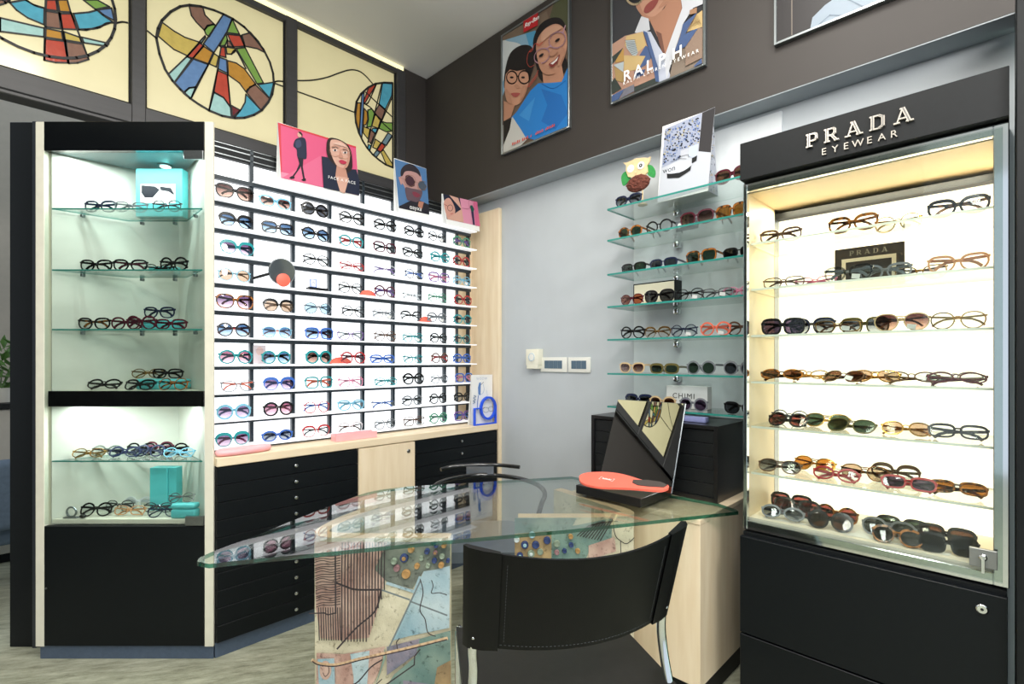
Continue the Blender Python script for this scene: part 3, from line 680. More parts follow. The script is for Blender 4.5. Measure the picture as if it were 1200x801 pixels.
def gmesh(sh, t, fold):
    """frame front, two lenses, two temples of one pair; x across, front towards -y, lens bottoms at z = 0"""
    key = (sh, t, fold)
    if key in GCACHE: return GCACHE[key]
    n, a, b, lift, taper, _ = SHAPES[sh]
    o = outline(sh); N = len(o); g = 0.0175; c = g / 2 + a; dp = max(0.0022, t * 0.8); zc = b + t
    brow = 1.8 if sh == 'brow' else (0.55 if t > 0.003 else 0.0)
    wrap = lambda x: 1.1 * x * x
    fm = MB(); lens = []
    for sg_ in (-1, 1):
        rows = []
        for i, (x, z) in enumerate(o):
            th = 2 * PI * i / N; d = Vector((x / a, z / b)); d.normalize()
            tt = t * (1 + brow * max(0, math.sin(th))) * (0.55 if (sh == 'brow' and z < 0) else 1)
            ins = (sg_ * (c + x - d.x * 0.0004), zc + z - d.y * 0.0004); ou = (sg_ * (c + x + d.x * tt), zc + z + d.y * tt)
            rows.append([(ins[0], wrap(ins[0]) - dp / 2, ins[1]), (ou[0], wrap(ou[0]) - dp / 2, ou[1]), (ou[0], wrap(ou[0]) + dp / 2, ou[1]), (ins[0], wrap(ins[0]) + dp / 2, ins[1])])
        vs = [p for r in rows for p in r]; fs = []
        for i in range(N):
            j = (i + 1) % N
            for k in range(4):
                q = [i * 4 + k, j * 4 + k, j * 4 + (k + 1) % 4, i * 4 + (k + 1) % 4]
                fs.append(q if sg_ < 0 else q[::-1])
        fm.raw(vs, fs)
        lm = MB()
        fr_ = [(sg_ * (c + x), wrap(c + x) - 0.0006, zc + z) for x, z in o]; bk = [(p[0], p[1] + 0.0012, p[2]) for p in fr_]
        vs = fr_ + bk + [(sg_ * c, wrap(c) - 0.0018, zc), (sg_ * c, wrap(c) - 0.0002, zc)]
        fs = []
        for i in range(N):
            j = (i + 1) % N
            fs.append([2 * N, i, j] if sg_ > 0 else [2 * N, j, i]); fs.append([2 * N + 1, N + j, N + i] if sg_ > 0 else [2 * N + 1, N + i, N + j])
        lm.raw(vs, fs); lens.append(lm.mesh('lens', None, None, 60))
    zb = zc + b * 0.35; r = max(0.0011, t * 0.62)
    fm.tube([(-g / 2 - 0.0008, 0, zb - 0.002), (-g / 4, -0.0012, zb + 0.003), (g / 4, -0.0012, zb + 0.003), (g / 2 + 0.0008, 0, zb - 0.002)], r, 6)
    if sh == 'avi': fm.tube([(-g / 2 - 0.004, 0, zb + 0.009), (g / 2 + 0.004, 0, zb + 0.009)], r, 6)
    xe = 2 * a + g / 2 + t * 0.6; ye = wrap(xe); ze = zc + b * 0.55 + lift * 0.7
    for sg_ in (-1, 1):
        fm.box(min(sg_ * (xe - 0.004), sg_ * (xe + 0.0035)), max(sg_ * (xe - 0.004), sg_ * (xe + 0.0035)), ye - dp * 0.55, ye + 0.005, ze - max(0.0016, t * 0.7), ze + max(0.0016, t * 0.7))
    fm.tube([(-0.0075, 0.002, zb - 0.006), (-0.0062, 0.0055, zb - 0.011)], 0.0017, 6); fm.tube([(0.0075, 0.002, zb - 0.006), (0.0062, 0.0055, zb - 0.011)], 0.0017, 6)
    temples = []
    hh = max(0.0012, min(0.0042, t * 0.95)); tw = 0.0011 if t < 0.003 else 0.0017
    for sg_ in (-1, 1):
        tm = MB()
        if fold:
            y = ye + (0.007 if sg_ < 0 else 0.0115)
            path = [(sg_ * xe, ye + 0.004, ze), (sg_ * (xe - 0.003), y, ze), (sg_ * (xe - 0.05), y + 0.001, ze - 0.004), (sg_ * (xe - 0.092), y + 0.001, ze - 0.009), (sg_ * (xe - 0.108), y, ze - 0.017), (sg_ * (xe - 0.119), y - 0.001, ze - 0.028)]
        else:
            path = [(sg_ * (xe + 0.001), ye + 0.004, ze), (sg_ * (xe + 0.0005), ye + 0.03, ze), (sg_ * (xe - 0.001), ye + 0.09, ze - 0.002), (sg_ * (xe - 0.004), ye + 0.112, ze - 0.010), (sg_ * (xe - 0.007), ye + 0.130, ze - 0.026)]
        vs = []
        for i, p in enumerate(path):
            p = Vector(p); q = Vector(path[min(i + 1, len(path) - 1)]) - Vector(path[max(i - 1, 0)]); q.normalize()
            sd = q.cross(Vector((0, 0, 1))); sd.normalize(); up = sd.cross(q)
            vs += [p + sd * tw + up * hh, p - sd * tw + up * hh, p - sd * tw - up * hh, p + sd * tw - up * hh]
        m = len(path)
        fs = [[i * 4 + k, i * 4 + (k + 1) % 4, i * 4 + 4 + (k + 1) % 4, i * 4 + 4 + k] for i in range(m - 1) for k in range(4)] + [[3, 2, 1, 0], [m * 4 - 4, m * 4 - 3, m * 4 - 2, m * 4 - 1]]
        tm.raw(vs, fs); temples.append(tm.mesh('temple', None, None, 40))
    fmesh = fm.mesh('frame_front', None, None, 40)
    allv = [v.co.copy() for me in [fmesh] + temples for v in me.vertices]
    GCACHE[key] = (fmesh, lens, temples, allv)
    return GCACHE[key]
tagm = MB().box(-0.011, 0.011, 0.0, 0.0008, -0.0075, 0.0075).mesh('price_tag', M_paper, None, 0)
TH = {'w': 0.0030, 'm': 0.0044, 't': 0.0060}
NP = 0
def part(name, me, parent, m=None):
    o = bpy.data.objects.new(name, me); COL.objects.link(o); o.parent = parent
    if m is not None:
        o.material_slots[0].link = 'OBJECT'; o.material_slots[0].material = m
    return o
def glasses(spec, pos, rz, where, group, rx=0.0, ry=0.0, fold=True, price=False, scale=1.0):
    """spec 'shape frame-colour lens thickness[ temple colour]' separated by /"""
    f = spec.split('/'); sh, fc, lc, tk = f[:4]; tc_ = f[4] if len(f) > 4 else fc
    fmesh, lens, temples, allv = gmesh(sh, TH[tk], fold)
    R = Matrix.Rotation(rz, 4, 'Z') @ Matrix.Rotation(ry, 4, 'Y') @ Matrix.Rotation(rx, 4, 'X')
    zmin = min((R @ v).z for v in allv) * scale
    sun = lc not in ('clear',)
    kind = 'sunglasses' if sun else 'eyeglasses'
    thin = 'thin ' if tk == 'w' else ('chunky ' if tk == 't' else '')
    lab = '%s%s %s %s%s, %s' % (thin, fc, SHAPES[sh][5], kind, (' with %s lenses' % lc) if sun else '', where)
    o = bpy.data.objects.new(kind, None); COL.objects.link(o); o.empty_display_size = 0.03
    o.location = Vector((pos[0], pos[1], pos[2] - zmin + 0.0004)); o.rotation_mode = 'XYZ'; o.rotation_euler = R.to_euler('XYZ'); o.scale = (scale,) * 3
    tag(o, lab, 'glasses', group)
    fm_ = frame_mat(fc); tm_ = frame_mat(tc_); lm_ = lens_mat(lc)
    part('frame_front', fmesh, o, fm_)
    for l in lens: part('lens', l, o, lm_)
    for tt in temples:
        q = part('temple', tt, o, tm_)
        if tc_ != fc: q['label'] = tc_ + ' temple'
    if price:
        q = part('price_tag', tagm, o, None); q.location = (0.025, -0.006, 0.012); q.rotation_euler = (0.25, 0.15, 0.2); q['label'] = 'white paper price tag'
    return o

# ---- the lit rack: ten ledges of eight
RACK = [
 ['butter/black/brown gradient/m', 'cat/pale blue/brown gradient/m', 'round/black/grey/t', 'round/black/clear/m', 'round/black/clear/m', 'panto/black/clear/m', 'round/black/clear/w', 'round/green/clear/m/purple'],
 ['brow/black/blue gradient/m', 'square/black/blue gradient/m', 'hex/black/blue gradient/m', 'panto/teal/clear/m/red', 'square/burgundy/clear/m/black', 'cat/black/clear/m', 'round/teal/clear/m', 'round/red/clear/m/black'],
 ['brow/teal/violet gradient/m', None, 'panto/black/clear/w', 'rect/red/clear/w', 'panto/white/clear/w/purple', 'panto/black/clear/w/blue', 'square/purple/clear/m/pink', 'round/pale blue/clear/w'],
 ['round/pale blue/tan/w/silver', None, None, 'round/black/clear/w', 'round/burgundy/clear/m/purple', 'oval/clear/clear/w/white', 'round/green/clear/w', 'round/red/clear/m/black'],
 ['butter/tortoise/violet gradient/m', 'brow/black/tan/m/white', 'hex/grey/pale blue/w', 'round/black/clear/w', 'panto/grey/clear/w', 'brow/black/clear/w', 'panto/grey/clear/m', 'panto/teal/clear/m/black'],
 ['round/black/blue gradient/m/red', 'panto/pale blue/blue gradient/w/coral', 'square/blue/blue gradient/m/red', 'cat/purple/clear/w/grey', 'round/brown/clear/w', 'panto/teal/clear/w', 'panto/black/clear/m', 'round/teal/clear/w/black'],
 ['hex/teal/pink gradient/m', 'round/teal/blue gradient/m/tortoise', 'round/teal/brown gradient/t/black', 'round/red/clear/m/burgundy', 'rect/blue/clear/m', 'cat/teal/clear/w', 'round/brown/clear/m/red', 'panto/blue/clear/m'],
 ['cat/grey/clear/w/coral', 'brow/blue/violet gradient/m', 'square/teal/clear/m/coral', 'square/pink/clear/w', 'oval/teal/clear/w', 'round/black/clear/t', 'panto/grey/clear/w', 'square/blue/clear/m/pink'],
 ['round/pale blue/violet gradient/t', 'round/black/pink gradient/t/white', 'round/red/clear/w/blue', 'cat/pale blue/clear/m', 'rect/clear/clear/w/blue', 'panto/grey/clear/m/black', 'round/black/clear/m', 'panto/black/clear/m'],
 ['brow/teal/violet gradient/m/pink', 'oval/blue/grey gradient/m', 'brow/red/clear/w/black', 'brow/white/clear/w/brown', 'panto/grey/clear/w', 'square/brown/clear/w', 'round/green/clear/m', 'square/purple/clear/m/blue']]
for ri, row in enumerate(RACK):
    z = RAILS[ri + 1] + 0.0042
    for ci, spec in enumerate(row):
        if not spec: continue
        u = (UPR[ci] + UPR[ci + 1]) / 2 + random.uniform(-0.012, 0.012) + (0.012 if ci == 0 else 0)
        sun = '/clear/' not in spec
        glasses(spec, (u, VB - 0.074, z), random.uniform(-0.10, 0.10), 'column %s of lit ledge %s' % (['one', 'two', 'three', 'four', 'five', 'six', 'seven', 'eight'][ci], ['one', 'two', 'three', 'four', 'five', 'six', 'seven', 'eight', 'nine', 'ten'][ri]),
                'glasses on the ledges of the lit rack', rx=random.uniform(-0.12, -0.02), fold=True, price=(not sun and random.random() < 0.15), scale=1.06 if sun else 1.07)

# ---- glass wall shelves: (pixel x, spec, depth)
WALLG = [
 [(736, 'cat/navy/grey gradient/m', 2.05), (858, 'butter/burgundy/brown/m', 2.08)],
 [(738, 'panto/tortoise/green/m', 2.07), (772, 'round/black/clear/m', 2.08), (816, 'butter/burgundy/brown gradient/m', 2.07), (858, 'square/tortoise/amber/t', 2.07)],
 [(742, 'rect/black/green/m', 2.07), (777, 'rect/navy/grey/m', 2.07), (821, 'square/tortoise/green/m', 2.07), (866, 'rect/black/black/m', 2.07)],
 [(740, 'panto/burgundy/orange/w', 2.055), (772, 'butter/black/grey/m', 2.075), (808, 'panto/black/clear/w', 2.07), (840, 'rect/silver/clear/w', 2.07), (866, 'rect/pink/clear/w', 2.08)],
 [(741, 'round/black/clear/m', 2.07), (770, 'brow/gold/clear/w', 2.095), (801, 'round/navy/clear/w', 2.07), (838, 'round/coral/clear/m', 2.07), (870, 'round/brown/clear/m', 2.11)],
 [(740, 'cat/beige/brown gradient/m', 2.07), (778, 'rect/olive/green/t', 2.07), (821, 'round/grey/green/m', 2.07), (866, 'round/grey/grey/m', 2.07)],
 [(748, 'square/navy/grey/t', 2.10), (776, 'panto/beige/brown/m', 2.09), (812, 'round/grey/violet/m', 2.06), (868, 'cat/black/grey/m', 2.07)]]
for si, row in enumerate(WALLG):
    for k, (px, spec, u) in enumerate(row):
        p = on_u(px, 400, u); p.y = max(p.y, 0.752)
        glasses(spec, (p.x, p.y, WZ[si]), -PI / 2 + random.uniform(-0.06, 0.06), '%s on wall shelf %s' % (['leftmost', 'second pair', 'third pair', 'fourth pair', 'fifth pair'][k], ['one', 'two', 'three', 'four', 'five', 'six', 'seven'][si]),
                'glasses on the glass wall shelves', fold=(si in (0, 3, 4, 6)), price=(si in (3, 4) and k in (2, 3)), scale=0.98)

# ---- chrome showcase: (pixel x, spec, u, tilt, turn)
SHOW = [
 [(913, 'cat/brown/clear/m', 1.93, 0, .05), (999, 'cat/tortoise/clear/t/tortoise', 1.93, 0, 0), (1052, 'round/gold/clear/w', 2.02, 0, .05), (1131, 'cat/black/clear/t/tortoise', 1.93, 0, .05)],
 [(918, 'rect/brown/clear/w', 1.93, 0, .1), (955, 'rect/pink/clear/w', 2.00, 0, 0), (993, 'cat/clear/clear/m/grey', 1.90, 0, -.1), (1037, 'cat/grey/clear/m', 1.95, 0, .05), (1078, 'cat/gold/clear/w/brown', 2.04, 0, 0), (1132, 'cat/tan/clear/m', 1.92, 0, .05)],
 [(917, 'square/black/violet/t', 1.92, 0, .1), (951, 'butter/navy/grey gradient/m', 2.01, 0, 0), (981, 'rect/gold/clear/w/brown', 1.90, 0, 0), (1013, 'square/olive/grey gradient/m', 2.02, 0, 0), (1056, 'avi/beige/brown gradient/w', 1.92, 0, .05), (1130, 'panto/gold/clear/w', 1.92, 0, 0)],
 [(915, 'oval/tortoise/brown/m', 1.90, -.8, .2), (945, 'oval/gold/clear/w', 2.0, -.8, -.2), (984, 'panto/brown/brown/w', 1.90, -.8, -.25), (1025, 'avi/gold/tan/w', 1.99, -.8, .1), (1068, 'oval/brown/clear/w', 1.90, -.8, .1), (1118, 'oval/grey/clear/w', 2.0, -.8, 0), (1140, 'oval/burgundy/clear/w', 1.885, -.8, .1)],
 [(895, 'round/navy/clear/w', 2.02, -.5, 0), (921, 'round/black/red/m', 1.91, -.7, 0), (968, 'avi/gold/green/w', 1.99, -.6, .1), (994, 'avi/olive/green/w', 1.89, -.75, -.1), (1062, 'panto/gold/tan/w', 1.92, -.7, .1), (1138, 'rect/black/clear/m', 1.92, -.4, .05)],
 [(912, 'avi/brown/grey gradient/w', 1.90, -.75, .1), (952, 'avi/gold/amber/w', 2.02, -.5, -.1), (978, 'oval/red/clear/m', 1.88, -.6, 0), (1012, 'avi/tortoise/tan/w', 1.99, -.6, 0), (1048, 'brow/brown/clear/m', 2.05, -.5, 0), (1064, 'rect/red/violet/m', 1.89, -.55, .1), (1138, 'rect/tortoise/amber/m', 1.92, -.75, .1)],
 [(903, 'square/black/red/t', 2.04, -.3, 0), (932, 'butter/black/red/t', 1.96, -.5, .1), (916, 'oval/grey/grey gradient/m', 1.875, -.6, .1), (979, 'round/tortoise/red/m', 1.98, -.35, 0), (972, 'round/black/brown/t', 1.88, -.45, .1), (1056, 'rect/black/green/t', 2.0, -.45, 0), (1040, 'avi/grey/grey/m', 1.93, -.6, 0), (1050, 'panto/tortoise/grey/m', 1.868, -.6, 0), (1108, 'square/black/brown/t', 1.97, -.55, 0), (1112, 'square/black/black/m', 1.882, -.35, .15)]]
for si, row in enumerate(SHOW):
    order = sorted(range(len(row)), key=lambda i: row[i][0])
    for k in order:
        px, spec, u, rx, tz = row[k]
        p = on_u(px, 400, u)
        y = min(max(p.y, 0.105), 0.575)
        glasses(spec, (p.x, y, PZ[si]), -PI / 2 + tz + random.uniform(-0.04, 0.04), 'pair %s from left on showcase shelf %s' % (['one', 'two', 'three', 'four', 'five', 'six', 'seven', 'eight', 'nine', 'ten'][order.index(k)], ['one', 'two', 'three', 'four', 'five', 'six', 'seven'][si]),
                'glasses in the chrome showcase', rx=rx, fold=True, price=(si < 4 and k in (2, 4)), scale=0.98)

# ---- corner cabinet: (pixel x, spec, depth behind front, lift, tilt, turn)
CABZ = [1.889, 1.632, 1.382, 1.1215, 0.829, 0.580]
CABG = [
 [(109, 'cat/navy/clear/m', .07, 0, 0, 0), (153, 'cat/grey/clear/w', .07, 0, 0, .1), (195, 'panto/silver/clear/w', .065, 0, 0, 0)],
 [(107, 'cat/black/clear/m', .06, 0, 0, 0), (152, 'cat/black/clear/m/burgundy', .055, 0, 0, .1), (203, 'round/black/clear/m', .045, 0, 0, -.1), (186, 'oval/black/clear/w', .115, 0, 0, 0)],
 [(107, 'cat/black/clear/m/tortoise', .055, 0, 0, 0), (148, 'panto/burgundy/clear/m', .085, 0, 0, .1), (165, 'round/burgundy/clear/m', .045, 0, 0, 0), (200, 'rect/burgundy/clear/m', .05, 0, 0, 0), (186, 'cat/navy/clear/m', .135, .055, 0, 0)],
 [(119, 'oval/black/clear/m', .06, 0, -.6, .1), (160, 'cat/black/clear/m', .05, 0, -.5, -.1), (201, 'round/tortoise/clear/w', .05, 0, -.3, 0), (172, 'oval/gold/clear/w', .15, .047, -.2, .15), (196, 'rect/black/clear/m', .12, .047, 0, 0)],
 [(101, 'oval/gold/clear/w', .035, 0, -.6, .1), (112, 'oval/clear/clear/m/silver', .082, 0, -.4, 0), (143, 'oval/navy/clear/m', .05, 0, -.6, 0), (163, 'panto/black/clear/m', .118, 0, -.3, 0), (172, 'panto/navy/clear/m', .085, 0, -.6, 0), (184, 'panto/burgundy/clear/m/pink', .153, 0, -.3, 0), (206, 'panto/black/clear/m', .118, 0, -.3, 0), (212, 'oval/pale blue/clear/w', .05, 0, -.5, 0)],
 [(110, 'round/black/clear/m', .05, 0, -.4, .1), (138, 'panto/silver/clear/w', .115, 0, -.2, 0), (150, 'rect/tan/clear/w', .05, 0, -.4, 0), (162, 'round/white/clear/m', .15, 0, 0, 0), (184, 'oval/silver/clear/w', .10, 0, -.3, 0), (190, 'round/navy/clear/w', .04, 0, -.5, .2)]]
for si, row in enumerate(CABG):
    order = sorted(range(len(row)), key=lambda i: row[i][0])
    for k in order:
        px, spec, dy, lift, rx, tz = row[k]
        Z = 2.11 + dy; lx = (px - HX) / F * Z + 1.99; ym = dy + 0.012
        lx = min(max(lx, 0.052 + 0.074 + ym), 0.690 - 0.074 - ym); p = cabp(lx, dy, CABZ[si] + lift)
        open_ = (rx == 0 and lift == 0 and dy < .06)
        glasses(spec, p, YAW + tz, 'pair %s from left on corner cabinet level %s' % (['one', 'two', 'three', 'four', 'five', 'six', 'seven', 'eight', 'nine'][order.index(k)], ['one', 'two', 'three', 'four', 'five', 'six'][si]),
                'glasses in the corner cabinet', rx=rx, fold=True, price=False, scale=1.0)

# ================================================================== BASE CABINET AND DRAWER UNIT (right wall)
t = thing('base_cabinet', 'pale maple base cabinet under the right end of the glass table', 'cabinet', (1.99, 1.06, 0))
MB().box(1.735, UB - 0.002, 0.778, 1.345, 0.088, 0.667, 0.0012).build('body', M_wood, t)
MB().box(1.732, UB - 0.002, 0.776, 1.347, 0.668, 0.6865, 0.0015).build('top', M_wood, t)
MB().box(1.755, UB - 0.002, 0.790, 1.335, 0.0, 0.0875).build('plinth', M_blackm, t)
t = thing('drawer_unit', 'black five-drawer tabletop unit on the maple base cabinet', 'drawer unit', (2.11, 1.117, 0.6867))
a0, a1, b0, b1, z0, z1 = 1.976, UB - 0.002, 0.815, 1.419, 0.6867, 0.990
M_unit = mat('unit_black', (24, 24, 25), rough=0.3, var=0.12, vscale=40)
bd = MB().use(M_unit)
bd.box(a0, a1, b0, b0 + 0.016, z0, z1, 0.001).box(a0, a1, b1 - 0.016, b1, z0, z1, 0.001).box(a0, a1, b0 + 0.016, b1 - 0.016, z1 - 0.016, z1, 0.001).box(a0, a1, b0 + 0.016, b1 - 0.016, z0, z0 + 0.018, 0.001).box(a1 - 0.01, a1, b0 + 0.016, b1 - 0.016, z0 + 0.018, z1 - 0.016)
bd.build('body', None, t)
M_dfront = mat('unit_drawer_black', (14, 17, 19), rough=0.45, var=0.08)
for i in range(5):
    h = (z1 - z0 - 0.036) / 5; zz = z0 + 0.018 + i * h
    MB().box(a0 + 0.008, a1 - 0.02, b0 + 0.017, b1 - 0.017, zz + 0.001, zz + h - 0.0015, 0.001).build('drawer', M_dfront, t)

# ================================================================== GLASS TABLE
ZT = 0.70
tpx = [(231,657.5),(236,652),(262,641),(298,628),(347,608),(386,593),(430,577),(467,571),(504,568),(560,565),(600,562),(670,558)]
tp = [on_z(x, y, ZT) for x, y in tpx]
tp += [Vector((1.925, 0.985, ZT)), Vector((1.94, 0.80, ZT)), Vector((1.905, 0.716, ZT)), Vector((1.888, 0.703, ZT))]
tp += [on_z(x, y, ZT) for x, y in ((669,620),(500,635),(369,648),(280,656.5),(245,660.5))]
out = [(p.x, p.y) for p in tp]
# rounded tip and smooth back edge
sm = [(p.x, p.y) for p in spline([(x, y, 0) for x, y in out[:12]], closed=False, sub=4)] + out[12:]
ft = MB().use(M_table).prism(sm[::-1], ZT - 0.012, ZT, 'z', side=M_tableedge)
lone('glass_tabletop', ft, None, 'leaf-shaped clear glass tabletop with green edge on two ceramic slabs', 'tabletop', base=XZ(0, 1.8, ZT - 0.012), smooth=60)

def clay(name, a, b_, dark, scale, rough=0.75):
    m = two_tone(name, a, b_, scale=scale, rough=rough, p0=0.32, p1=0.68, detail=8)
    nt = m.node_tree; b = nt.nodes['Principled BSDF']; src = b.inputs['Base Color'].links[0].from_socket; tc = nt.nodes['Texture Coordinate']
    n = nt.nodes.new('ShaderNodeTexNoise'); n.inputs['Scale'].default_value = 55; n.inputs['Detail'].default_value = 5; n.inputs['Roughness'].default_value = 0.7
    rp = nt.nodes.new('ShaderNodeValToRGB'); rp.color_ramp.elements[0].position = 0.26; rp.color_ramp.elements[1].position = 0.44
    rp.color_ramp.elements[0].color = lin(dark); rp.color_ramp.elements[1].color = (1, 1, 1, 1)
    mx = nt.nodes.new('ShaderNodeMix'); mx.data_type = 'RGBA'; mx.blend_type = 'MULTIPLY'; mx.inputs[0].default_value = 1.0
    nt.links.new(tc.outputs['Object'], n.inputs['Vector']); nt.links.new(n.outputs['Fac'], rp.inputs['Fac'])
    nt.links.new(src, mx.inputs[6]); nt.links.new(rp.outputs['Color'], mx.inputs[7]); nt.links.new(mx.outputs[2], b.inputs['Base Color'])
    bp = nt.nodes.new('ShaderNodeBump'); bp.inputs['Strength'].default_value = 0.5; bp.inputs['Distance'].default_value = 0.003
    nt.links.new(n.outputs['Fac'], bp.inputs['Height']); nt.links.new(bp.outputs['Normal'], b.inputs['Normal'])
    return m
M_clayp = clay('pink_clay', (176, 138, 126), (214, 184, 168), (120, 104, 104), 14)
M_clayc = clay('cream_clay', (188, 178, 150), (222, 214, 188), (140, 132, 112), 10)
M_clayg = clay('grey_green_glaze', (84, 90, 84), (138, 144, 130), (90, 92, 90), 16, 0.55)
M_clayb = clay('pale_blue_glaze', (134, 170, 184), (192, 208, 212), (120, 130, 130), 7, 0.5)
M_clayt = clay('teal_glaze', (84, 120, 118), (150, 170, 156), (100, 110, 108), 7, 0.45)
M_clayv = clay('violet_grey_glaze', (104, 110, 130), (152, 142, 156), (96, 96, 104), 18, 0.5)
M_clayo = clay('ochre_clay', (148, 124, 92), (190, 160, 116), (110, 100, 84), 12, 0.7)
M_groove = mat('groove_dark', (62, 54, 56), rough=0.9, var=0.2, vscale=50)
M_claye = mat('terracotta_rim', (216, 184, 148), rough=0.75, var=0.1, vscale=20)
M_stripe = mat('slate_line', (110, 120, 122), rough=0.7)
DC = dict(o=mat('disc_ochre', (172, 132, 82), rough=0.4, var=0.2, vscale=60), b=mat('disc_cobalt', (52, 66, 112), rough=0.25, var=0.25, vscale=60), m=mat('disc_mauve', (150, 112, 116), rough=0.5, var=0.2, vscale=60),
          g=mat('disc_sage', (140, 152, 134), rough=0.4, var=0.2, vscale=60), p=mat('disc_pale_blue', (158, 192, 204), rough=0.3, var=0.15, vscale=60), w=mat('disc_white', (214, 220, 222), rough=0.3, var=0.1, vscale=60))
def slab_plan(path, th):
    """offset a plan polyline to a closed outline"""
    P = [Vector((p[0], p[1], 0)) for p in path]; L, R = [], []
    for i, p in enumerate(P):
        d = (P[min(i + 1, len(P) - 1)] - P[max(i - 1, 0)]).normalized(); n = Vector((-d.y, d.x, 0))
        L.append(p + n * th / 2); R.append(p - n * th / 2)
    return [(p.x, p.y) for p in L + R[::-1]]
def pillar(plan, base, label, front_d, to, build_art):
    t = thing('ceramic_table_leg', label, 'table leg', base)
    pl = [tuple(p) for p in spline([(x, y, 0) for x, y in plan], closed=False, sub=6)]
    o2 = slab_plan([(p[0], p[1]) for p in pl], 0.046)
    W = [XZ(x, z) for x, z in o2]
    MB().use(M_claye).prism([(p.x, p.y) for p in W], 0.0, ZT - 0.0125, 'z', side=M_clayc).build('slab', None, t)
    n = -Vector((FW[0], FW[1], 0))
    a = Art(to, n, step=0.0009); build_art(a)
    a.build('glazed_relief', t)
    return t
def discs(t, to, n, L, scale):
    for k, (x, y, r, c, c2) in enumerate(L):
        p = to(x, y); M = Matrix.Translation(p) @ (-n).to_track_quat('-Z', 'Y').to_matrix().to_4x4()
        rr = r / scale
        mb = MB().use(DC[c]).lathe([(rr, 0.0), (rr, 0.009), (rr * 0.85, 0.012), (rr * 0.3, 0.0105)], 16, M)
        if c2: mb.use(DC[c2]).lathe([(rr * 0.5, 0.0102), (rr * 0.45, 0.0135), (rr * 0.1, 0.014)], 14, M)
        mb.build('medallion', None, t)
NF = -Vector((FW[0], FW[1], 0))
# front slab
D1 = 1.596
def to1(x, y):
    p = on_d(360 + x / 4.683, 630 + y / 4.683, D1); p.z = min(max(p.z, 0.004), ZT - 0.0135); return p
def art1(a):
    yb = 1185
    a.poly([(40, 20), (785, 20), (785, yb), (48, yb)], M_clayc)
    a.poly([(42, 20), (440, 20), (425, 240), (385, 400), (340, 545), (195, 560), (75, 548), (48, 380)], M_clayp)
    a.poly([(440, 20), (785, 20), (785, 150), (700, 172), (640, 180), (580, 275), (440, 240), (370, 170), (400, 110)], M_clayg)
    a.poly([(640, 180), (700, 172), (785, 150), (780, 490), (560, 535), (470, 560), (585, 300)], M_clayb)
    a.poly([(440, 236), (585, 282), (615, 205), (630, 210), (590, 300), (432, 250)], M_clayb)
    a.poly([(55, 625), (200, 632), (430, 590), (400, 720), (360, 801), (350, yb), (50, yb)], M_clayp)
    a.poly([(240, 630), (345, 612), (335, 760), (300, yb), (262, yb), (258, 760)], M_clayb)
    a.poly([(440, 590), (620, 545), (600, 630), (440, 745)], M_clayv)
    a.poly([(620, 545), (788, 500), (790, yb), (420, yb), (430, 820), (480, 740), (600, 640)], M_clayt)
    a.poly([(530, 770), (700, 795), (720, yb), (520, yb)], M_clayv)
    a.poly([(715, 700), (790, 660), (790, yb), (705, yb), (700, 800)], M_clayo)
    a.poly([(430, 590), (435, 650), (395, 760), (375, 810), (420, 660)], M_clayt)
    a.poly([(65, 652), (155, 648), (160, 790), (72, 795)], M_clayb); a.oval(108, 712, 32, 52, M_clayp); a.line([(92, 690), (120, 684), (128, 720), (108, 745), (96, 725)], 0.002, M_groove, smooth=True)
    for i in range(21):
        y = 76 + i * 14; q = 3.5 * math.sin(i * 1.7)
        a.line([(48 + i * 0.6, y + q + 10), (90, y + q), (140, y - q * 0.6 + 4), (188, y - 4)], 0.0027, M_groove, smooth=True, k=14)
    for i in range(15):
        x = 200 + i * 16.5; yb_ = min(555, 570 - max(0, x - 330) * 2.9)
        a.line([(x, 20), (x - 3, 200), (x - 2, max(240, yb_))], 0.0036, M_groove, smooth=True, k=14)
    for i in range(10):
        x = 72 + i * 13; a.line([(x - 2, 372), (x, 460), (x + 3, 548)], 0.0032, M_groove, smooth=True, k=14)
    a.line([(188, 20), (190, 365)], 0.005, M_groove); a.line([(52, 365), (130, 362), (150, 372), (190, 362)], 0.004, M_groove)
    a.line([(190, 200), (240, 220), (300, 238), (425, 238)], 0.006, M_groove, smooth=True); a.line([(430, 245), (400, 350), (300, 440), (200, 550)], 0.005, M_groove, smooth=True)
    a.line([(585, 298), (780, 372)], 0.005, M_stripe); a.line([(640, 190), (467, 558)], 0.005, M_stripe); a.line([(440, 238), (582, 288)], 0.005, M_stripe)
    a.line([(640, 180), (655, 250), (638, 340), (665, 390), (680, 460), (720, 480)], 0.003, M_groove, smooth=True); a.line([(700, 185), (708, 215), (700, 252), (740, 250), (780, 262)], 0.0026, M_groove, smooth=True); a.line([(520, 545), (515, 510), (530, 490)], 0.003, M_groove)
    a.line([(74, 604), (110, 622), (200, 628), (320, 598), (430, 574), (600, 535), (780, 489)], 0.010, M_claye, smooth=True)
    a.line([(74, 610), (110, 628), (200, 634), (320, 604), (430, 580), (600, 541), (780, 495)], 0.0035, M_groove, smooth=True)
    a.line([(120, 770), (200, 740), (300, 725), (380, 640), (440, 600)], 0.004, M_groove, smooth=True); a.line([(440, 745), (610, 625), (612, 580), (640, 545)], 0.004, M_groove); a.line([(330, 801), (440, 700)], 0.003, M_groove)
t1 = pillar([(-0.197, 1.62), (-0.35, 1.62), (-0.50, 1.621), (-0.595, 1.632), (-0.628, 1.68), (-0.60, 1.80), (-0.53, 1.95)], XZ(-0.40, 1.65), 'patchwork glazed ceramic slab with ribbed pink corner under the table front', D1, to1, art1)
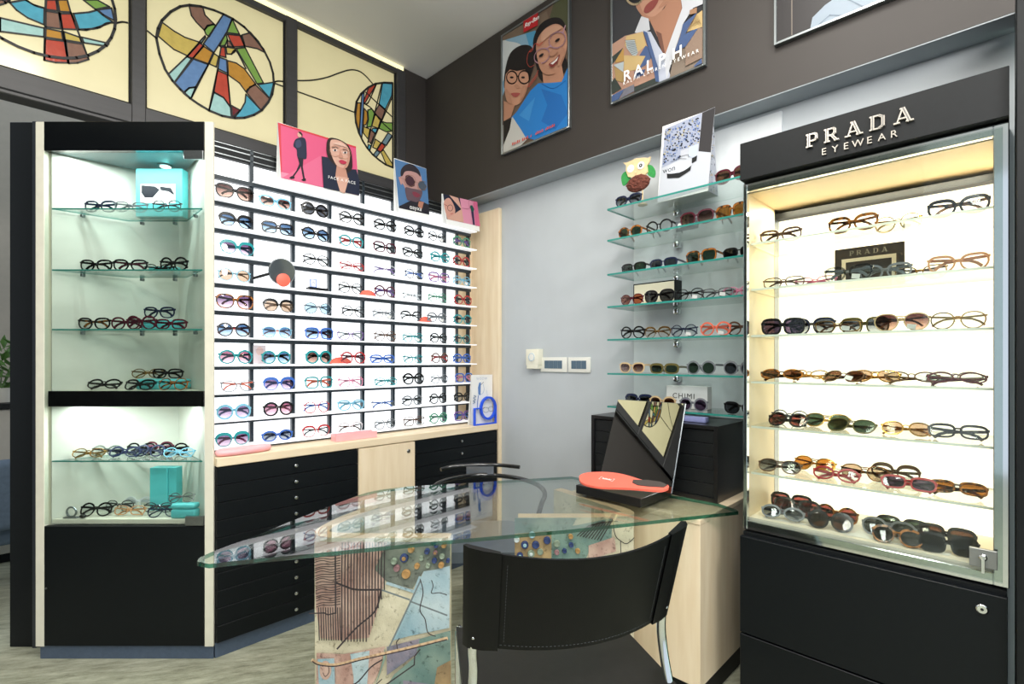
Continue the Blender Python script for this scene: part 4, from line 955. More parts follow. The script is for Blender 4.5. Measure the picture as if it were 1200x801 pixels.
discs(t1, lambda x, y: to1(x, y) + NF * 0.003, NF, [(573,57,18,'o',None),(535,105,23,'b','o'),(495,160,18,'m',None),(545,192,24,'o',None),(605,148,15,'o',None),(660,68,15,'b',None),(710,35,13,'b',None),(705,75,12,'m','o'),(752,35,14,'o',None),(700,118,14,'b',None),(737,143,16,'o',None),(774,118,11,'b',None),(480,122,17,'g',None),(742,95,14,'g',None),(630,105,12,'g',None),(665,145,13,'g',None)], 4.683 * F / D1)
# rear slab
D2 = 1.806
def to2_(x, y):
    p = on_d(500 + x / 2.955, 530 + y / 2.955, D2); p.z = min(max(p.z, 0.004), ZT - 0.0135); return p
def art2(a):
    yb = 1010
    a.poly([(305, 226), (716, 217), (716, yb), (305, yb)], M_clayc)
    a.poly([(305, 226), (520, 221), (500, 262), (420, 272), (305, 280)], M_clayt)
    a.poly([(305, 280), (432, 270), (432, 420), (305, 440)], M_clayo)
    a.poly([(432, 262), (520, 250), (640, 222), (640, 300), (560, 345), (520, 430), (432, 430)], M_clayt)
    a.poly([(560, 320), (650, 290), (655, 340), (560, 370)], M_clayp)
    a.poly([(305, 440), (520, 430), (640, 560), (560, yb), (305, yb)], M_clayb)
    for i in range(9): a.line([(520 + i * 10, 285 + i * 2), (560 + i * 10, 250 - i * 2), (610 + i * 6, 236)], 0.0035, M_groove, k=10)
    a.line([(640, 225), (650, 280), (668, 300), (690, 310), (715, 290)], 0.003, M_groove, smooth=True); a.line([(668, 300), (672, 420), (700, 520)], 0.003, M_groove)
t2 = pillar([(0.022, 1.83), (0.15, 1.83), (0.30, 1.831), (0.405, 1.845), (0.425, 1.89), (0.345, 2.02), (0.20, 2.21)], XZ(0.25, 1.9), 'patchwork glazed ceramic slab behind the black chair under the table', D2, to2_, art2)
q = lambda x, y: ((490 + x / 6.163 - 500) * 2.955, (520 + y / 6.163 - 530) * 2.955)
dl = []
for (x, y, r, c, c2) in [(770,722,27,'b','p'),(848,722,27,'b',None),(930,690,26,'b',None),(712,684,20,'w',None),(822,650,23,'p',None),(735,800,24,'b','p'),(815,785,26,'g','w'),(880,772,22,'g',None),(1000,712,24,'g',None),(1100,662,18,'o',None),(1103,722,18,'b',None),(1055,765,17,'b',None),(1000,775,18,'m',None),(1150,765,18,'o',None)]:
    X, Y = q(x, y); dl.append((X, Y, r / 6.163 * 2.955, c, c2))
discs(t2, lambda x, y: to2_(x, y) + NF * 0.003, NF, dl, 2.955 * F / D2)

# ================================================================== CHAIRS
def L3(X, Z, z=0.0): return XZ(X, Z, z)
ch = thing('leather_chair', 'black leather chair with chrome legs in front of the glass table', 'chair', L3(0.14, 1.3, 0))
# back rest: sling between two posts, bulging towards the back
TL, TR, BL, BR = (-0.078, 1.046, 0.860), (0.399, 1.188, 0.860), (-0.088, 1.128, 0.615), (0.376, 1.266, 0.615)
def back_pt(s, tt, off=0.0):
    def mixp(a, b, q): return [a[i] * (1 - q) + b[i] * q for i in range(3)]
    top = mixp(TL, TR, s); bot = mixp(BL, BR, s)
    p = mixp(top, bot, tt)
    bow = 0.075 * (1 - (2 * s - 1) ** 2)
    nrm = (0.285, -0.958)
    return L3(p[0] + nrm[0] * (bow + off), p[1] + nrm[1] * (bow + off), p[2] - 0.018 * (1 - (2 * s - 1) ** 2) * (1 - 2 * tt) - (0.018 * (1 - (2 * s - 1) ** 2)) * tt)
mb = MB(); NS, NT = 28, 10; vs = []; fs = []
for lay, off in ((0, 0.004), (1, -0.004)):
    for i in range(NS + 1):
        for j in range(NT + 1): vs.append(back_pt(i / NS, j / NT, off))
def idx(l, i, j): return l * (NS + 1) * (NT + 1) + i * (NT + 1) + j
for i in range(NS):
    for j in range(NT):
        fs.append([idx(0, i, j), idx(0, i, j + 1), idx(0, i + 1, j + 1), idx(0, i + 1, j)]); fs.append([idx(1, i, j), idx(1, i + 1, j), idx(1, i + 1, j + 1), idx(1, i, j + 1)])
for i in range(NS):
    fs.append([idx(0, i, 0), idx(0, i + 1, 0), idx(1, i + 1, 0), idx(1, i, 0)]); fs.append([idx(0, i, NT), idx(1, i, NT), idx(1, i + 1, NT), idx(0, i + 1, NT)])
for j in range(NT):
    fs.append([idx(0, 0, j), idx(1, 0, j), idx(1, 0, j + 1), idx(0, 0, j + 1)]); fs.append([idx(0, NS, j), idx(0, NS, j + 1), idx(1, NS, j + 1), idx(1, NS, j)])
mb.raw(vs, fs)
bk = mb.build('backrest', M_leather, ch, smooth=50)
# wrapped sleeves round the posts, stitching, studs
for s, TT, BB in ((0, TL, BL), (1, TR, BR)):
    fl = MB(); a_, b_ = Vector(TT), Vector(BB)
    sd = 0.05 if s == 0 else -0.05
    P = []
    for j in range(9):
        q_ = j / 8
        for off, sx in ((0.0085, sd), (0.0135, sd * 0.3), (0.0125, -sd * 0.26), (0.0, -sd * 0.42), (-0.0125, -sd * 0.26), (-0.0055, sd)):
            s_ = s + sx / 0.5
            P.append(back_pt(s_, q_ * 1.03 - 0.012, off))
    fs = []
    for j in range(8):
        for k in range(6):
            k2 = (k + 1) % 6
            f = [j * 6 + k, j * 6 + k2, (j + 1) * 6 + k2, (j + 1) * 6 + k]; fs.append(f if s else f[::-1])
    fs += [list(range(6)), [48 + k for k in range(6)][::-1]]
    fl.raw(P, fs); sl = fl.build('sleeve', M_leather, ch, smooth=50)
    c = back_pt(s - sd * 0.05, 0.90, 0.0105)
    st = MB(); st.ball(c, 0.004, 0.004, 0.004, 10, 6); st.build('stud', M_chrome, sl)
stitch = MB().use(mat('stitching', (70, 74, 76), rough=0.7))
for i in range(3, 53):
    s_ = i / 56; p0_ = back_pt(s_ + 0.002, 0.955, 0.0046); p1_ = back_pt(s_ + 0.011, 0.955, 0.0046)
    stitch.tube([p0_, p1_], 0.0006, 4)
for s_ in (0.125, 0.875):
    for j in range(3, 28):
        stitch.tube([back_pt(s_, j / 30, 0.0048), back_pt(s_, j / 30 + 0.018, 0.0048)], 0.0006, 4)
stitch.build('stitching', None, ch)
# chrome side frames
def leg_frame(pts, r=0.0115, sub=5):
    q = spline([L3(*p) for p in pts], closed=False, sub=sub)
    return MB().tube(q, [min(r, 0.007 + max(0.0, 0.64 - p.z) * 0.15) if p.z > 0.5 else r for p in q], 12)
leg_frame([(-0.0785, 1.056, 0.845), (-0.083, 1.085, 0.75), (-0.088, 1.128, 0.615), (-0.088, 1.15, 0.53), (-0.098, 1.11, 0.40), (-0.115, 1.03, 0.20), (-0.13, 0.96, 0.0)]).build('back_leg', M_chrome, ch)
leg_frame([(0.3985, 1.196, 0.845), (0.388, 1.225, 0.75), (0.376, 1.266, 0.615), (0.378, 1.262, 0.53), (0.392, 1.22, 0.40), (0.405, 1.14, 0.20), (0.42, 1.07, 0.0)]).build('back_leg', M_chrome, ch)
leg_frame([(-0.092, 1.16, 0.44), (-0.12, 1.30, 0.443), (-0.152, 1.48, 0.446), (-0.160, 1.525, 0.435), (-0.163, 1.54, 0.38), (-0.165, 1.56, 0.0)]).build('front_leg', M_chrome, ch)
leg_frame([(0.385, 1.24, 0.44), (0.355, 1.33, 0.443), (0.322, 1.46, 0.446), (0.316, 1.505, 0.435), (0.315, 1.53, 0.38), (0.325, 1.56, 0.0)]).build('front_leg', M_chrome, ch)
# seat sling
mb = MB(); NS, NT = 16, 10; vs = []; fs = []
def seat_pt(s, q_, off):
    rr = [(-0.095, 1.15), (-0.155, 1.50)]; r2 = [(0.388, 1.225), (0.316, 1.49)]
    a_ = [rr[0][i] * (1 - q_) + rr[1][i] * q_ for i in range(2)]; b_ = [r2[0][i] * (1 - q_) + r2[1][i] * q_ for i in range(2)]
    sag = 0.014 * (1 - (2 * s - 1) ** 2)
    return L3(a_[0] * (1 - s) + b_[0] * s, a_[1] * (1 - s) + b_[1] * s, 0.457 - sag + off - 0.02 * max(0, q_ - 0.9) * 10 * 0.3)
for lay, off in ((0, 0.006), (1, -0.022)):
    for i in range(NS + 1):
        for j in range(NT + 1): vs.append(seat_pt(-0.025 + 1.05 * i / NS, j / NT, off))
for i in range(NS):
    for j in range(NT):
        fs.append([idx(0, i, j), idx(0, i + 1, j), idx(0, i + 1, j + 1), idx(0, i, j + 1)]); fs.append([idx(1, i, j), idx(1, i, j + 1), idx(1, i + 1, j + 1), idx(1, i + 1, j)])
for i in range(NS):
    fs.append([idx(0, i, 0), idx(1, i, 0), idx(1, i + 1, 0), idx(0, i + 1, 0)]); fs.append([idx(0, i, NT), idx(0, i + 1, NT), idx(1, i + 1, NT), idx(1, i, NT)])
for j in range(NT):
    fs.append([idx(0, 0, j), idx(0, 0, j + 1), idx(1, 0, j + 1), idx(1, 0, j)]); fs.append([idx(0, NS, j), idx(1, NS, j), idx(1, NS, j + 1), idx(0, NS, j + 1)])
mb.raw(vs, fs); mb.build('seat', M_seatl, ch, smooth=50)

# tub-armed tubular chair behind the table
M_tube = mat('black_gloss_tube', (14, 16, 18), rough=0.16, var=0.05, spec=0.9)
c2 = thing('tubular_chair', 'chair with curved black tube back rail behind the glass table', 'chair', L3(-0.12, 2.45, 0))
hoop = [L3(-0.33, 2.285, 0.0), L3(-0.355, 2.30, 0.40), L3(-0.375, 2.33, 0.585), L3(-0.372, 2.40, 0.648), L3(-0.31, 2.50, 0.660), L3(-0.175, 2.585, 0.662), L3(-0.04, 2.57, 0.660), L3(0.07, 2.49, 0.658), L3(0.135, 2.37, 0.655), L3(0.15, 2.30, 0.635), L3(0.128, 2.275, 0.585), L3(0.085, 2.26, 0.40), L3(0.07, 2.25, 0.0)]
MB().tube(spline(hoop, closed=False, sub=6), 0.011, 12).build('frame', M_tube, c2)
top = [on_d(516.5, 550, 2.62), on_d(530, 546.5, 2.65), on_d(555, 544.5, 2.66), on_d(582, 544.5, 2.66), on_d(609, 547, 2.62)]
MB().tube(spline(top, closed=False, sub=5), 0.010, 12).build('top_rail', M_tube, c2)
blk = MB(); n_ = 10
vs = []
for k in range(n_ + 1):
    x = 546.5 + 32 * k / n_
    for (y, Z) in ((546.0, 2.634), (555.5, 2.585), (555.5, 2.60), (546.0, 2.66)): vs.append(on_d(x, y, Z - 0.02 * (2 * k / n_ - 1) ** 2))
fs = [[i * 4 + k, i * 4 + (k + 1) % 4, i * 4 + 4 + (k + 1) % 4, i * 4 + 4 + k] for i in range(n_) for k in range(4)] + [[0, 1, 2, 3][::-1], [n_ * 4 + k for k in range(4)]]
blk.raw(vs, fs); blk.build('back_block', mat('dark_grey_plastic', (62, 68, 74), rough=0.25, var=0.05), c2, smooth=50)
MB().prism([(p.x, p.y) for p in [L3(-0.33, 2.10), L3(0.06, 2.10), L3(0.07, 2.46), L3(-0.01, 2.52), L3(-0.28, 2.52), L3(-0.35, 2.46)]], 0.405, 0.45, 'z').build('seat', mat('sheen_grey_leather', (88, 96, 106), rough=0.3, var=0.08), c2)  # dark leather, its sheen put into a lighter grey-blue colour
for X in (-0.315, 0.045):
    MB().tube([L3(X, 2.14, 0.0), L3(X, 2.14, 0.404)], 0.011, 10).build('leg', M_tube, c2)

# ================================================================== TRAY, MIRROR, BAT-SHAPED HAND MIRROR ON THE TABLE
z_ = ZT + 0.0004
tv = [on_z(671, 578.5, z_), on_z(754.5, 593.5, z_), on_z(792, 576, z_)]
a_ = tv[0]; b_ = tv[1]
u0 = min(a_.x, b_.x); v1_, v0_ = a_.y, b_.y
u0 = (a_.x + b_.x) / 2
tray = thing('tray', 'shallow black display tray on the glass table holding the tilted mirror', 'tray', (u0 + 0.13, (v0_ + v1_) / 2, z_))
print('tray', u0, v0_, v1_)
ud = min(u0 + 0.24, 1.915)
tb = MB().use(M_unit).box(u0, ud, v0_, v1_, z_, z_ + 0.034, 0.0015)
tb.build('body', None, tray)
# tilted mirror: bottom edge in the tray
mbl = on_u(702, 556, u0 + 0.150); mbr = on_u(787, 571, u0 + 0.150)
mu = u0 + 0.150; zb = z_ + 0.0345
vl, vr = mbl.y, mbr.y
tl = on_u(717, 467, mu + 0.112)
hh = tl.z - zb; ang = math.atan2(0.112, hh)
print('mirror', vl, vr, hh, ang)
mm = thing('table_mirror', 'tilted frameless mirror standing in the black tray', 'mirror', (mu, (vl + vr) / 2, zb))
Mm = Matrix.Translation((mu, 0, zb)) @ Matrix.Rotation(ang, 4, 'Y')
ln = math.hypot(hh, 0.112); dv = 0.022
def mirq(x0, x1): 
    return [(x0, vl, 0.0), (x0, vr, 0.0), (x0, vr - dv * 0.3, ln), (x0, vl - dv, ln)]
def slabq(mb, x0, x1, grow):
    q0 = [(x0, vl + grow, 0.0), (x0, vr - grow, 0.0), (x0, vr - 0.004 - grow, ln + grow), (x0, vl - dv + grow, ln + grow)]; q1 = [(x1,) + p[1:] for p in q0]
    mb.raw(q0 + q1, [[0, 3, 2, 1], [4, 5, 6, 7], [0, 1, 5, 4], [1, 2, 6, 5], [2, 3, 7, 6], [3, 0, 4, 7]], Mm)
g_ = MB(); slabq(g_, 0.0, 0.0035, -0.002); g_.build('mirror_glass', M_mirror, mm, smooth=0)
g_ = MB(); slabq(g_, 0.0036, 0.007, 0.0); g_.build('backing', M_steel, mm, smooth=0)
# hand mirror
hm = thing('hand_mirror', 'coral paddle-shaped hand mirror lying on the black tray', 'hand mirror', (u0 + 0.05, (v0_ + v1_) / 2, z_ + 0.037))
un = u0 + 0.012
def on_t(px, py, lift=0.0):
    # the leaning plane of the paddle: z rises away from the tray's front lip
    d = ray(px, py); k = (z_ + 0.041 + lift - 0.34 * un - H) / (d.z - 0.34 * d.x); return Vector((0, 0, H)) + d * k
opx = [(679,561),(680,556),(690,553),(708,552.5),(724,554),(737,557),(748,560.5),(760,563.5),(775,565.5),(783,568),(783,571.5),(775,574),(762,573.5),(745,572),(725,571),(705,570.5),(690,568),(682,565)]
def slab_t(poly, l0, l1):
    lo = [on_t(x, y, l1) + Vector((0, 0, l0 - l1)) for x, y in poly]; hi = [on_t(x, y, l1) for x, y in poly]; n = len(poly)
    mb = MB(); mb.raw(lo + hi, [list(range(n)), list(range(n, 2 * n))[::-1]] + [[i, n + i, n + (i + 1) % n, (i + 1) % n] for i in range(n)])
    return mb
P_ = [(p.x, p.y) for p in spline([(x, y, 0) for x, y in opx], sub=3)]
slab_t(P_, 0.0, 0.008).build('body', M_coral, hm)
slab_t([(742, 561.5), (760, 562), (774, 564), (782, 567.5), (778, 570), (760, 569), (747, 567.5), (741, 564.5)], 0.008, 0.011).build('grip', mat('dark_olive_rubber', (70, 62, 58), rough=0.6), hm)
pc = on_t(711, 561, 0.0086)
ar = Art(lambda x, y: Vector((pc.x, pc.y, pc.z)) + Vector((0, -1, 0)) * x + Vector((1, 0, 0.34)) * y, (-0.34, 0, 1))
ar.line([(-0.026, 0.009), (-0.032, 0.009), (-0.032, -0.009), (-0.026, -0.009)], 0.0018, M_text); ar.line([(0.026, 0.009), (0.032, 0.009), (0.032, -0.009), (0.026, -0.009)], 0.0018, M_text)
for i in range(9): ar.poly([(-0.02 + i * 0.0048, -0.005), (-0.0165 + i * 0.0048, -0.005), (-0.0165 + i * 0.0048, 0.005 - (i % 2) * 0.003), (-0.02 + i * 0.0048, 0.005 - (i % 3) * 0.002)], M_text, k=2)
ar.build('logo', hm)

# ================================================================== CARDS ON THE RACK AND SHELVES
def card(name, label, cat, TLp, TRp, BRp, BLp, depth_dir, depth, art, tent=True, mback=M_paper):
    """folded showcard: a printed front leaf, a rear leaf (tent) or thin board"""
    base = (BLp + BRp) / 2
    t = thing(name, label, cat, base)
    n = (BRp - BLp).cross(TLp - BLp).normalized()
    if n.dot(Vector(depth_dir)) > 0: n = -n
    th = 0.0018
    F4 = [BLp, BRp, TRp, TLp]; B4 = [p - n * th for p in F4]
    mb = MB().raw(F4 + B4, [[0, 1, 2, 3], [7, 6, 5, 4], [0, 4, 5, 1], [1, 5, 6, 2], [2, 6, 7, 3], [3, 7, 4, 0]])
    mb.build('front_leaf', mback, t, smooth=0)
    if tent:
        d = Vector(depth_dir) * depth
        R4 = [BLp + d, BRp + d, TRp - n * th * 1.2, TLp - n * th * 1.2]; S4 = [p + Vector(depth_dir) * th for p in R4]
        MB().raw(R4 + S4, [[3, 2, 1, 0], [4, 5, 6, 7], [0, 1, 5, 4], [1, 2, 6, 5], [2, 3, 7, 6], [3, 0, 4, 7]]).build('rear_leaf', mback, t, smooth=0)
    a = art(n)
    a.build('print', t)
    return t
SK = ink(226, 178, 158); SKd = ink(206, 150, 130); HAIR = ink(48, 32, 30); NAVYC = ink(36, 42, 66)
zc = RAILS[0] + 0.007
# pink fashion card
vf = VB - 0.080
toA = lambda x, y: on_v(310 + x / 7.285, 130 + y / 7.285, vf)
def fixz(p, z): return Vector((p.x, p.y, z))
bl = fixz(toA(140, 580), zc); br = fixz(toA(810, 735), zc); tlp = toA(112, 92); trp = toA(782, 300); trp.z = tlp.z
def art_pink(n):
    a = Art(toA, n)
    a.poly([(113, 97), (780, 303), (806, 722), (141, 572)], ink(232, 96, 138))
    a.poly([(113, 97), (780, 303), (781, 318), (113, 112)], ink(222, 64, 74)); a.poly([(113, 97), (136, 104), (150, 574), (141, 572)], ink(222, 70, 80))
    a.poly([(141, 520), (490, 600), (494, 652), (141, 572)], ink(240, 150, 178))
    a.poly([(150, 570), (480, 380), (494, 652)], ink(236, 112, 150))
    # walking figure in a dark coat
    a.poly([(258, 250), (285, 232), (330, 228), (352, 255), (358, 330), (356, 405), (320, 410), (280, 395), (272, 330), (245, 300)], NAVYC, smooth=True)
    a.poly([(280, 395), (325, 408), (322, 440), (300, 490), (250, 560), (225, 570), (270, 510), (295, 450)], ink(34, 26, 40)); a.poly([(300, 400), (330, 405), (325, 480), (342, 575), (328, 585), (310, 490)], ink(34, 26, 40))
    a.poly([(208, 572), (228, 556), (256, 562), (252, 578), (225, 582)], ink(26, 22, 30)); a.poly([(310, 590), (332, 574), (350, 578), (350, 596), (330, 601)], ink(26, 22, 30))
    a.oval(297, 203, 19, 24, SK); a.poly([(285, 182), (305, 180), (320, 200), (318, 222), (308, 205)], HAIR, smooth=True)
    a.poly([(262, 262), (300, 250), (310, 300), (268, 318)], ink(62, 70, 100), smooth=True)
    # portrait with glasses
    a.poly([(484, 388), (545, 400), (700, 500), (780, 500), (806, 600), (806, 722), (500, 656)], ink(34, 40, 62))
    a.poly([(545, 235), (620, 240), (700, 285), (735, 345), (745, 420), (740, 500), (690, 530), (600, 470), (535, 390), (525, 300)], HAIR, smooth=True)
    a.poly([(565, 250), (650, 262), (712, 320), (722, 400), (700, 480), (660, 498), (615, 470), (580, 410), (556, 330)], SK, smooth=True)
    a.poly([(612, 470), (690, 500), (706, 570), (660, 640), (600, 560)], SKd); a.poly([(600, 555), (715, 575), (680, 705), (640, 690)], SK)
    for cx_, cy_ in ((597, 338), (682, 358)):
        a.oval(cx_, cy_, 18, 10, ink(240, 230, 226)); a.oval(cx_, cy_, 9, 10, ink(60, 44, 44)); a.ring(cx_, cy_ + 8, 48, 46, 0.0016, ink(208, 140, 110))
    a.line([(570, 318), (600, 310), (622, 322)], 0.003, HAIR); a.line([(662, 336), (690, 334), (712, 350)], 0.003, HAIR)
    a.poly([(700, 330), (722, 400), (700, 480), (662, 498), (690, 450), (706, 390)], SKd, smooth=True); a.poly([(640, 350), (628, 398), (655, 404), (662, 392)], SKd, smooth=True); a.poly([(575, 280), (640, 275), (690, 310), (640, 300)], ink(236, 196, 178), smooth=True)
    a.poly([(628, 430), (655, 422), (692, 440), (680, 456), (650, 455)], ink(196, 56, 84), smooth=True)
    tx = toA(534, 578); a.text('FACE A FACE', tx, 0.021, M_text, toA(775, 632) - tx, spacing=1.25)
    return a
card('showcard', 'pink fashion showcard with a walking figure and a portrait', 'showcard', tlp, trp, br, bl, (0, 1, 0), 0.06, art_pink)
# blue portrait card
toB = lambda x, y: on_v(455 + x / 8.43, 175 + y / 8.43, vf)
bl = fixz(toB(103, 583), zc); br = fixz(toB(408, 652), zc); tlp = toB(58, 85); trp = toB(374, 186); trp.z = tlp.z
def art_blue(n):
    a = Art(toB, n)
    a.poly([(60, 92), (373, 190), (407, 645), (104, 578)], ink(86, 128, 176))
    a.poly([(108, 560), (220, 505), (300, 500), (400, 545), (407, 645), (104, 578)], ink(40, 38, 46))
    a.poly([(128, 200), (170, 155), (230, 150), (290, 190), (325, 270), (330, 350), (300, 500), (215, 505), (180, 480), (160, 370), (125, 310)], ink(196, 150, 146), smooth=True)
    a.poly([(122, 260), (125, 200), (170, 152), (235, 148), (300, 205), (318, 270), (280, 235), (220, 215), (165, 220), (140, 260)], ink(52, 46, 52), smooth=True)
    a.poly([(100, 275), (118, 268), (135, 350), (120, 345)], ink(206, 152, 142))
    a.poly([(165, 380), (230, 385), (300, 400), (335, 420), (320, 480), (285, 520), (215, 505), (185, 495)], ink(104, 84, 92), smooth=True)
    a.poly([(300, 512), (350, 520), (330, 590), (290, 560)], ink(190, 130, 108))
    a.poly([(235, 425), (265, 420), (312, 450), (290, 475), (250, 460)], ink(132, 60, 74), smooth=True)
    a.poly([(162, 300), (168, 260), (200, 252), (240, 280), (262, 320), (255, 362), (225, 372), (180, 345)], ink(74, 46, 56)); a.poly([(290, 335), (310, 312), (345, 320), (375, 365), (360, 408), (325, 402), (298, 375)], ink(78, 88, 102))
    a.ring(212, 312, 52, 56, 0.0018, ink(160, 120, 90), rot=0.5); a.ring(332, 360, 44, 48, 0.0018, ink(160, 120, 90), rot=0.5)
    a.line([(260, 320), (285, 330)], 0.0018, ink(160, 120, 90)); a.line([(112, 282), (165, 298)], 0.0018, ink(160, 120, 90))
    tx = toB(205, 585); a.text('oayxa', tx, 0.036, M_text, toB(305, 607) - tx)
    return a
card('showcard', 'blue portrait showcard of a shaven-headed sunglasses wearer', 'showcard', tlp, trp, br, bl, (0, 1, 0), 0.05, art_blue)
# low pink tent card
bl = fixz(toB(575, 692), zc); br = fixz(toB(905, 767), zc); tlp = toB(527, 435); trp = toB(876, 517); trp.z = tlp.z
tlp.x = bl.x - 0.035; 
def art_tent(n):
    a = Art(toB, n)
    a.poly([(540, 440), (876, 520), (905, 760), (578, 688)], ink(238, 158, 186)); a.poly([(540, 440), (705, 478), (745, 722), (578, 688)], ink(40, 44, 62))
    a.poly([(600, 450), (690, 480), (725, 590), (745, 720), (585, 690), (575, 660), (660, 630), (720, 590)], ink(230, 178, 158))
    a.poly([(548, 520), (600, 480), (650, 560), (655, 630), (590, 670), (570, 640)], ink(226, 168, 150), smooth=True)
    a.ring(610, 578, 26, 30, 0.003, ink(30, 22, 28)); a.line([(548, 540), (585, 560)], 0.003, ink(160, 40, 50)); a.line([(612, 640), (640, 632)], 0.003, ink(196, 60, 70))
    a.poly([(875, 520), (905, 760), (860, 752), (838, 512)], ink(226, 110, 150))
    a.line([(725, 580), (790, 590), (820, 560)], 0.0022, ink(180, 96, 120)); a.ring(815, 545, 22, 46, 0.0022, ink(196, 110, 130), rot=-0.3)
    a.poly([(805, 555), (825, 552), (845, 590), (838, 620), (815, 610)], ink(40, 92, 84)); a.poly([(815, 610), (840, 620), (852, 748), (835, 746)], ink(58, 44, 84))
    return a
card('showcard', 'low pink tent showcard with a red-framed face at rack end', 'showcard', tlp, trp, br, bl, (0, 1, 0), 0.05, art_tent)
# blue-edged cube, tray card, hand mirror, coral pads etc on the ledges
LV = VB - 0.052
def ledge_z(r): return RAILS[r] + 0.0055
def pxu(px): return on_v(px, 400, LV).x
zz = ledge_z(4)
um = pxu(326.5)
rm = thing('round_mirror', 'dark round hand mirror with handle leaning on lit ledge four', 'hand mirror', (um, LV, zz))
c = Vector((um, VB - 0.090, zz + 0.066))
Mx = Matrix.Translation(c) @ Matrix.Rotation(PI / 2 + 0.14, 4, 'X')
MB().lathe([(0.060, 0), (0.0625, 0.003), (0.060, 0.006)], 36, Mx).build('rim', M_steel, rm)
MB().lathe([(0.0585, 0.0062), (0.0585, 0.0068)], 36, Mx).build('mirror_glass', mat('greyed_mirror', (104, 114, 120), rough=0.05, metal=0.55), rm)  # grey mixed into the glass to stand in for a brighter reflection
MB().tube([c + Vector((-0.056, 0.002, -0.016)), c + Vector((-0.130, 0.008, -0.046))], 0.0065, 8).build('handle', M_blackm, rm)
MB().lathe([(0.031, 0), (0.031, 0.008), (0.027, 0.010)], 24, Matrix.Translation((um + 0.002, VB - 0.0995, zz + 0.026)) @ Matrix.Rotation(PI / 2 + 0.1, 4, 'X')).build('stand_disc', M_coral, rm)['label'] = 'coral round stand disc'
u_ = pxu(372)
lone('display_plinth', MB().box(u_ - 0.048, u_ + 0.050, LV - 0.016, LV + 0.028, zz, zz + 0.013, 0.001), M_blackm, 'flat black plinth on lit ledge four with a blue-edged cube', 'plinth', base=(u_, LV, zz))
cb = MB().use(M_paper).box(u_ - 0.040, u_ - 0.006, LV - 0.006, LV + 0.022, zz + 0.0135, zz + 0.055, 0.001)
bp = thing('gift_box', 'small white cube with blue edges on the black plinth', 'box', (u_ - 0.023, LV + 0.008, zz + 0.0133))
cb.build('box', None, bp)
ed = MB().use(mat('edge_blue', (86, 132, 224), rough=0.4)); yq = LV - 0.0066
for (x0, x1, z0_, z1_) in ((-0.040, -0.036, 0.0135, 0.055), (-0.010, -0.006, 0.0135, 0.055), (-0.036, -0.010, 0.0135, 0.0165), (-0.036, -0.010, 0.052, 0.055)):
    ed.box(u_ + x0, u_ + x1, yq, yq + 0.0005, zz + z0_, zz + z1_)
ed.build('edging', None, bp)
bpk = Art(lambda x, y: Vector((u_ - 0.023 + x, yq - 0.0002, zz + 0.034 + y)), (0, -1, 0)); bpk.line([(-0.006, -0.003), (-0.004, 0.003), (0, 0.005), (0.004, 0.003), (0.006, -0.003)], 0.0015, ink(80, 110, 200)); bpk.build('emblem', bp)
# coral half-round pads lying behind glasses
for (r, px, w_) in ((4, 434, 0.050), (5, 501.5, 0.046), (7, 402, 0.060)):
    u_ = pxu(px); zz = ledge_z(r)
    pd = MB().use(M_coral); pts = [(-w_, 0)] + [(-w_ * math.cos(t_), 0.034 * math.sin(t_)) for t_ in [PI * k / 14 for k in range(15)]] + [(w_, 0)]
    pd.prism([(u_ + x, zz + y) for x, y in pts], LV + 0.022, LV + 0.030, 'y')
    lone('coral_pad', pd, M_coral, 'coral half-round pad behind glasses on lit ledge %s' % {4: 'four', 5: 'five', 7: 'seven'}[r], 'display pad', 'coral pads on the lit rack', base=(u_, LV + 0.026, zz))
u_ = pxu(307); zz = ledge_z(7)
pc_ = Art(lambda x, y: Vector((u_ + x, LV + 0.0289, zz + y)), (0, -1, 0)); pc_.poly([(-0.028, 0), (0.028, 0), (0.028, 0.088), (-0.028, 0.088)], ink(240, 226, 230)); pc_.oval(0, 0.06, 0.016, 0.02, ink(240, 206, 200)); pc_.line([(-0.018, 0.066), (0.018, 0.066)], 0.002, ink(200, 170, 180))
pt_ = thing('photo_card', 'pale photo card behind teal sunglasses on lit ledge seven', 'card', (u_, LV + 0.03, zz))
MB().box(u_ - 0.028, u_ + 0.028, LV + 0.029, LV + 0.0305, zz, zz + 0.088).build('card', M_paper, pt_); pc_.build('print', pt_)

# worktop things: pink ring tray, pink tray, blue display frame with card
zw = 0.8425
pr = on_z(276, 530, zw)
rt_ = MB(); Mr = Matrix.Translation((0.752, 2.398, zw)) @ Matrix.Rotation(0.1, 4, 'Z')
prof = [(0.20, 0.0)]
o_ = [(0.105 * math.cos(t_), 0.034 * math.sin(t_)) for t_ in [2 * PI * k / 40 for k in range(40)]]
rt_.tube([Mr @ Vector((x, y, 0.014)) for x, y in o_], 0.0135, 10, closed=True)
rt_.prism([(x * 0.97, y * 0.94) for x, y in o_], 0.001, 0.006, 'z', M=Mr)
lone('ring_tray', rt_, M_pink, 'pale pink oval ring-shaped tray at the left end of the worktop', 'tray', base=(0.752, 2.398, zw), smooth=60)
q0 = on_v(393, 515, 2.40).x; q1 = on_v(441, 505, 2.40).x
pt = thing('pink_tray', 'pale pink upright tray on the worktop below lit ledge ten', 'tray', ((q0 + q1) / 2, 2.41, zw))
bx = MB().box(q0, q1, 2.392, 2.396, zw, zw + 0.034, 0.0008).box(q0, q1, 2.396, 2.450, zw, zw + 0.004).box(q0, q0 + 0.004, 2.396, 2.45, zw + 0.004, zw + 0.03).box(q1 - 0.004, q1, 2.396, 2.45, zw + 0.004, zw + 0.03).box(q0, q1, 2.446, 2.45, zw + 0.004, zw + 0.034)
bx.build('body', M_pink, pt)
toD = lambda x, y: on_v(537.5 + x / 10.0, 430 + y / 10.0, 2.375)
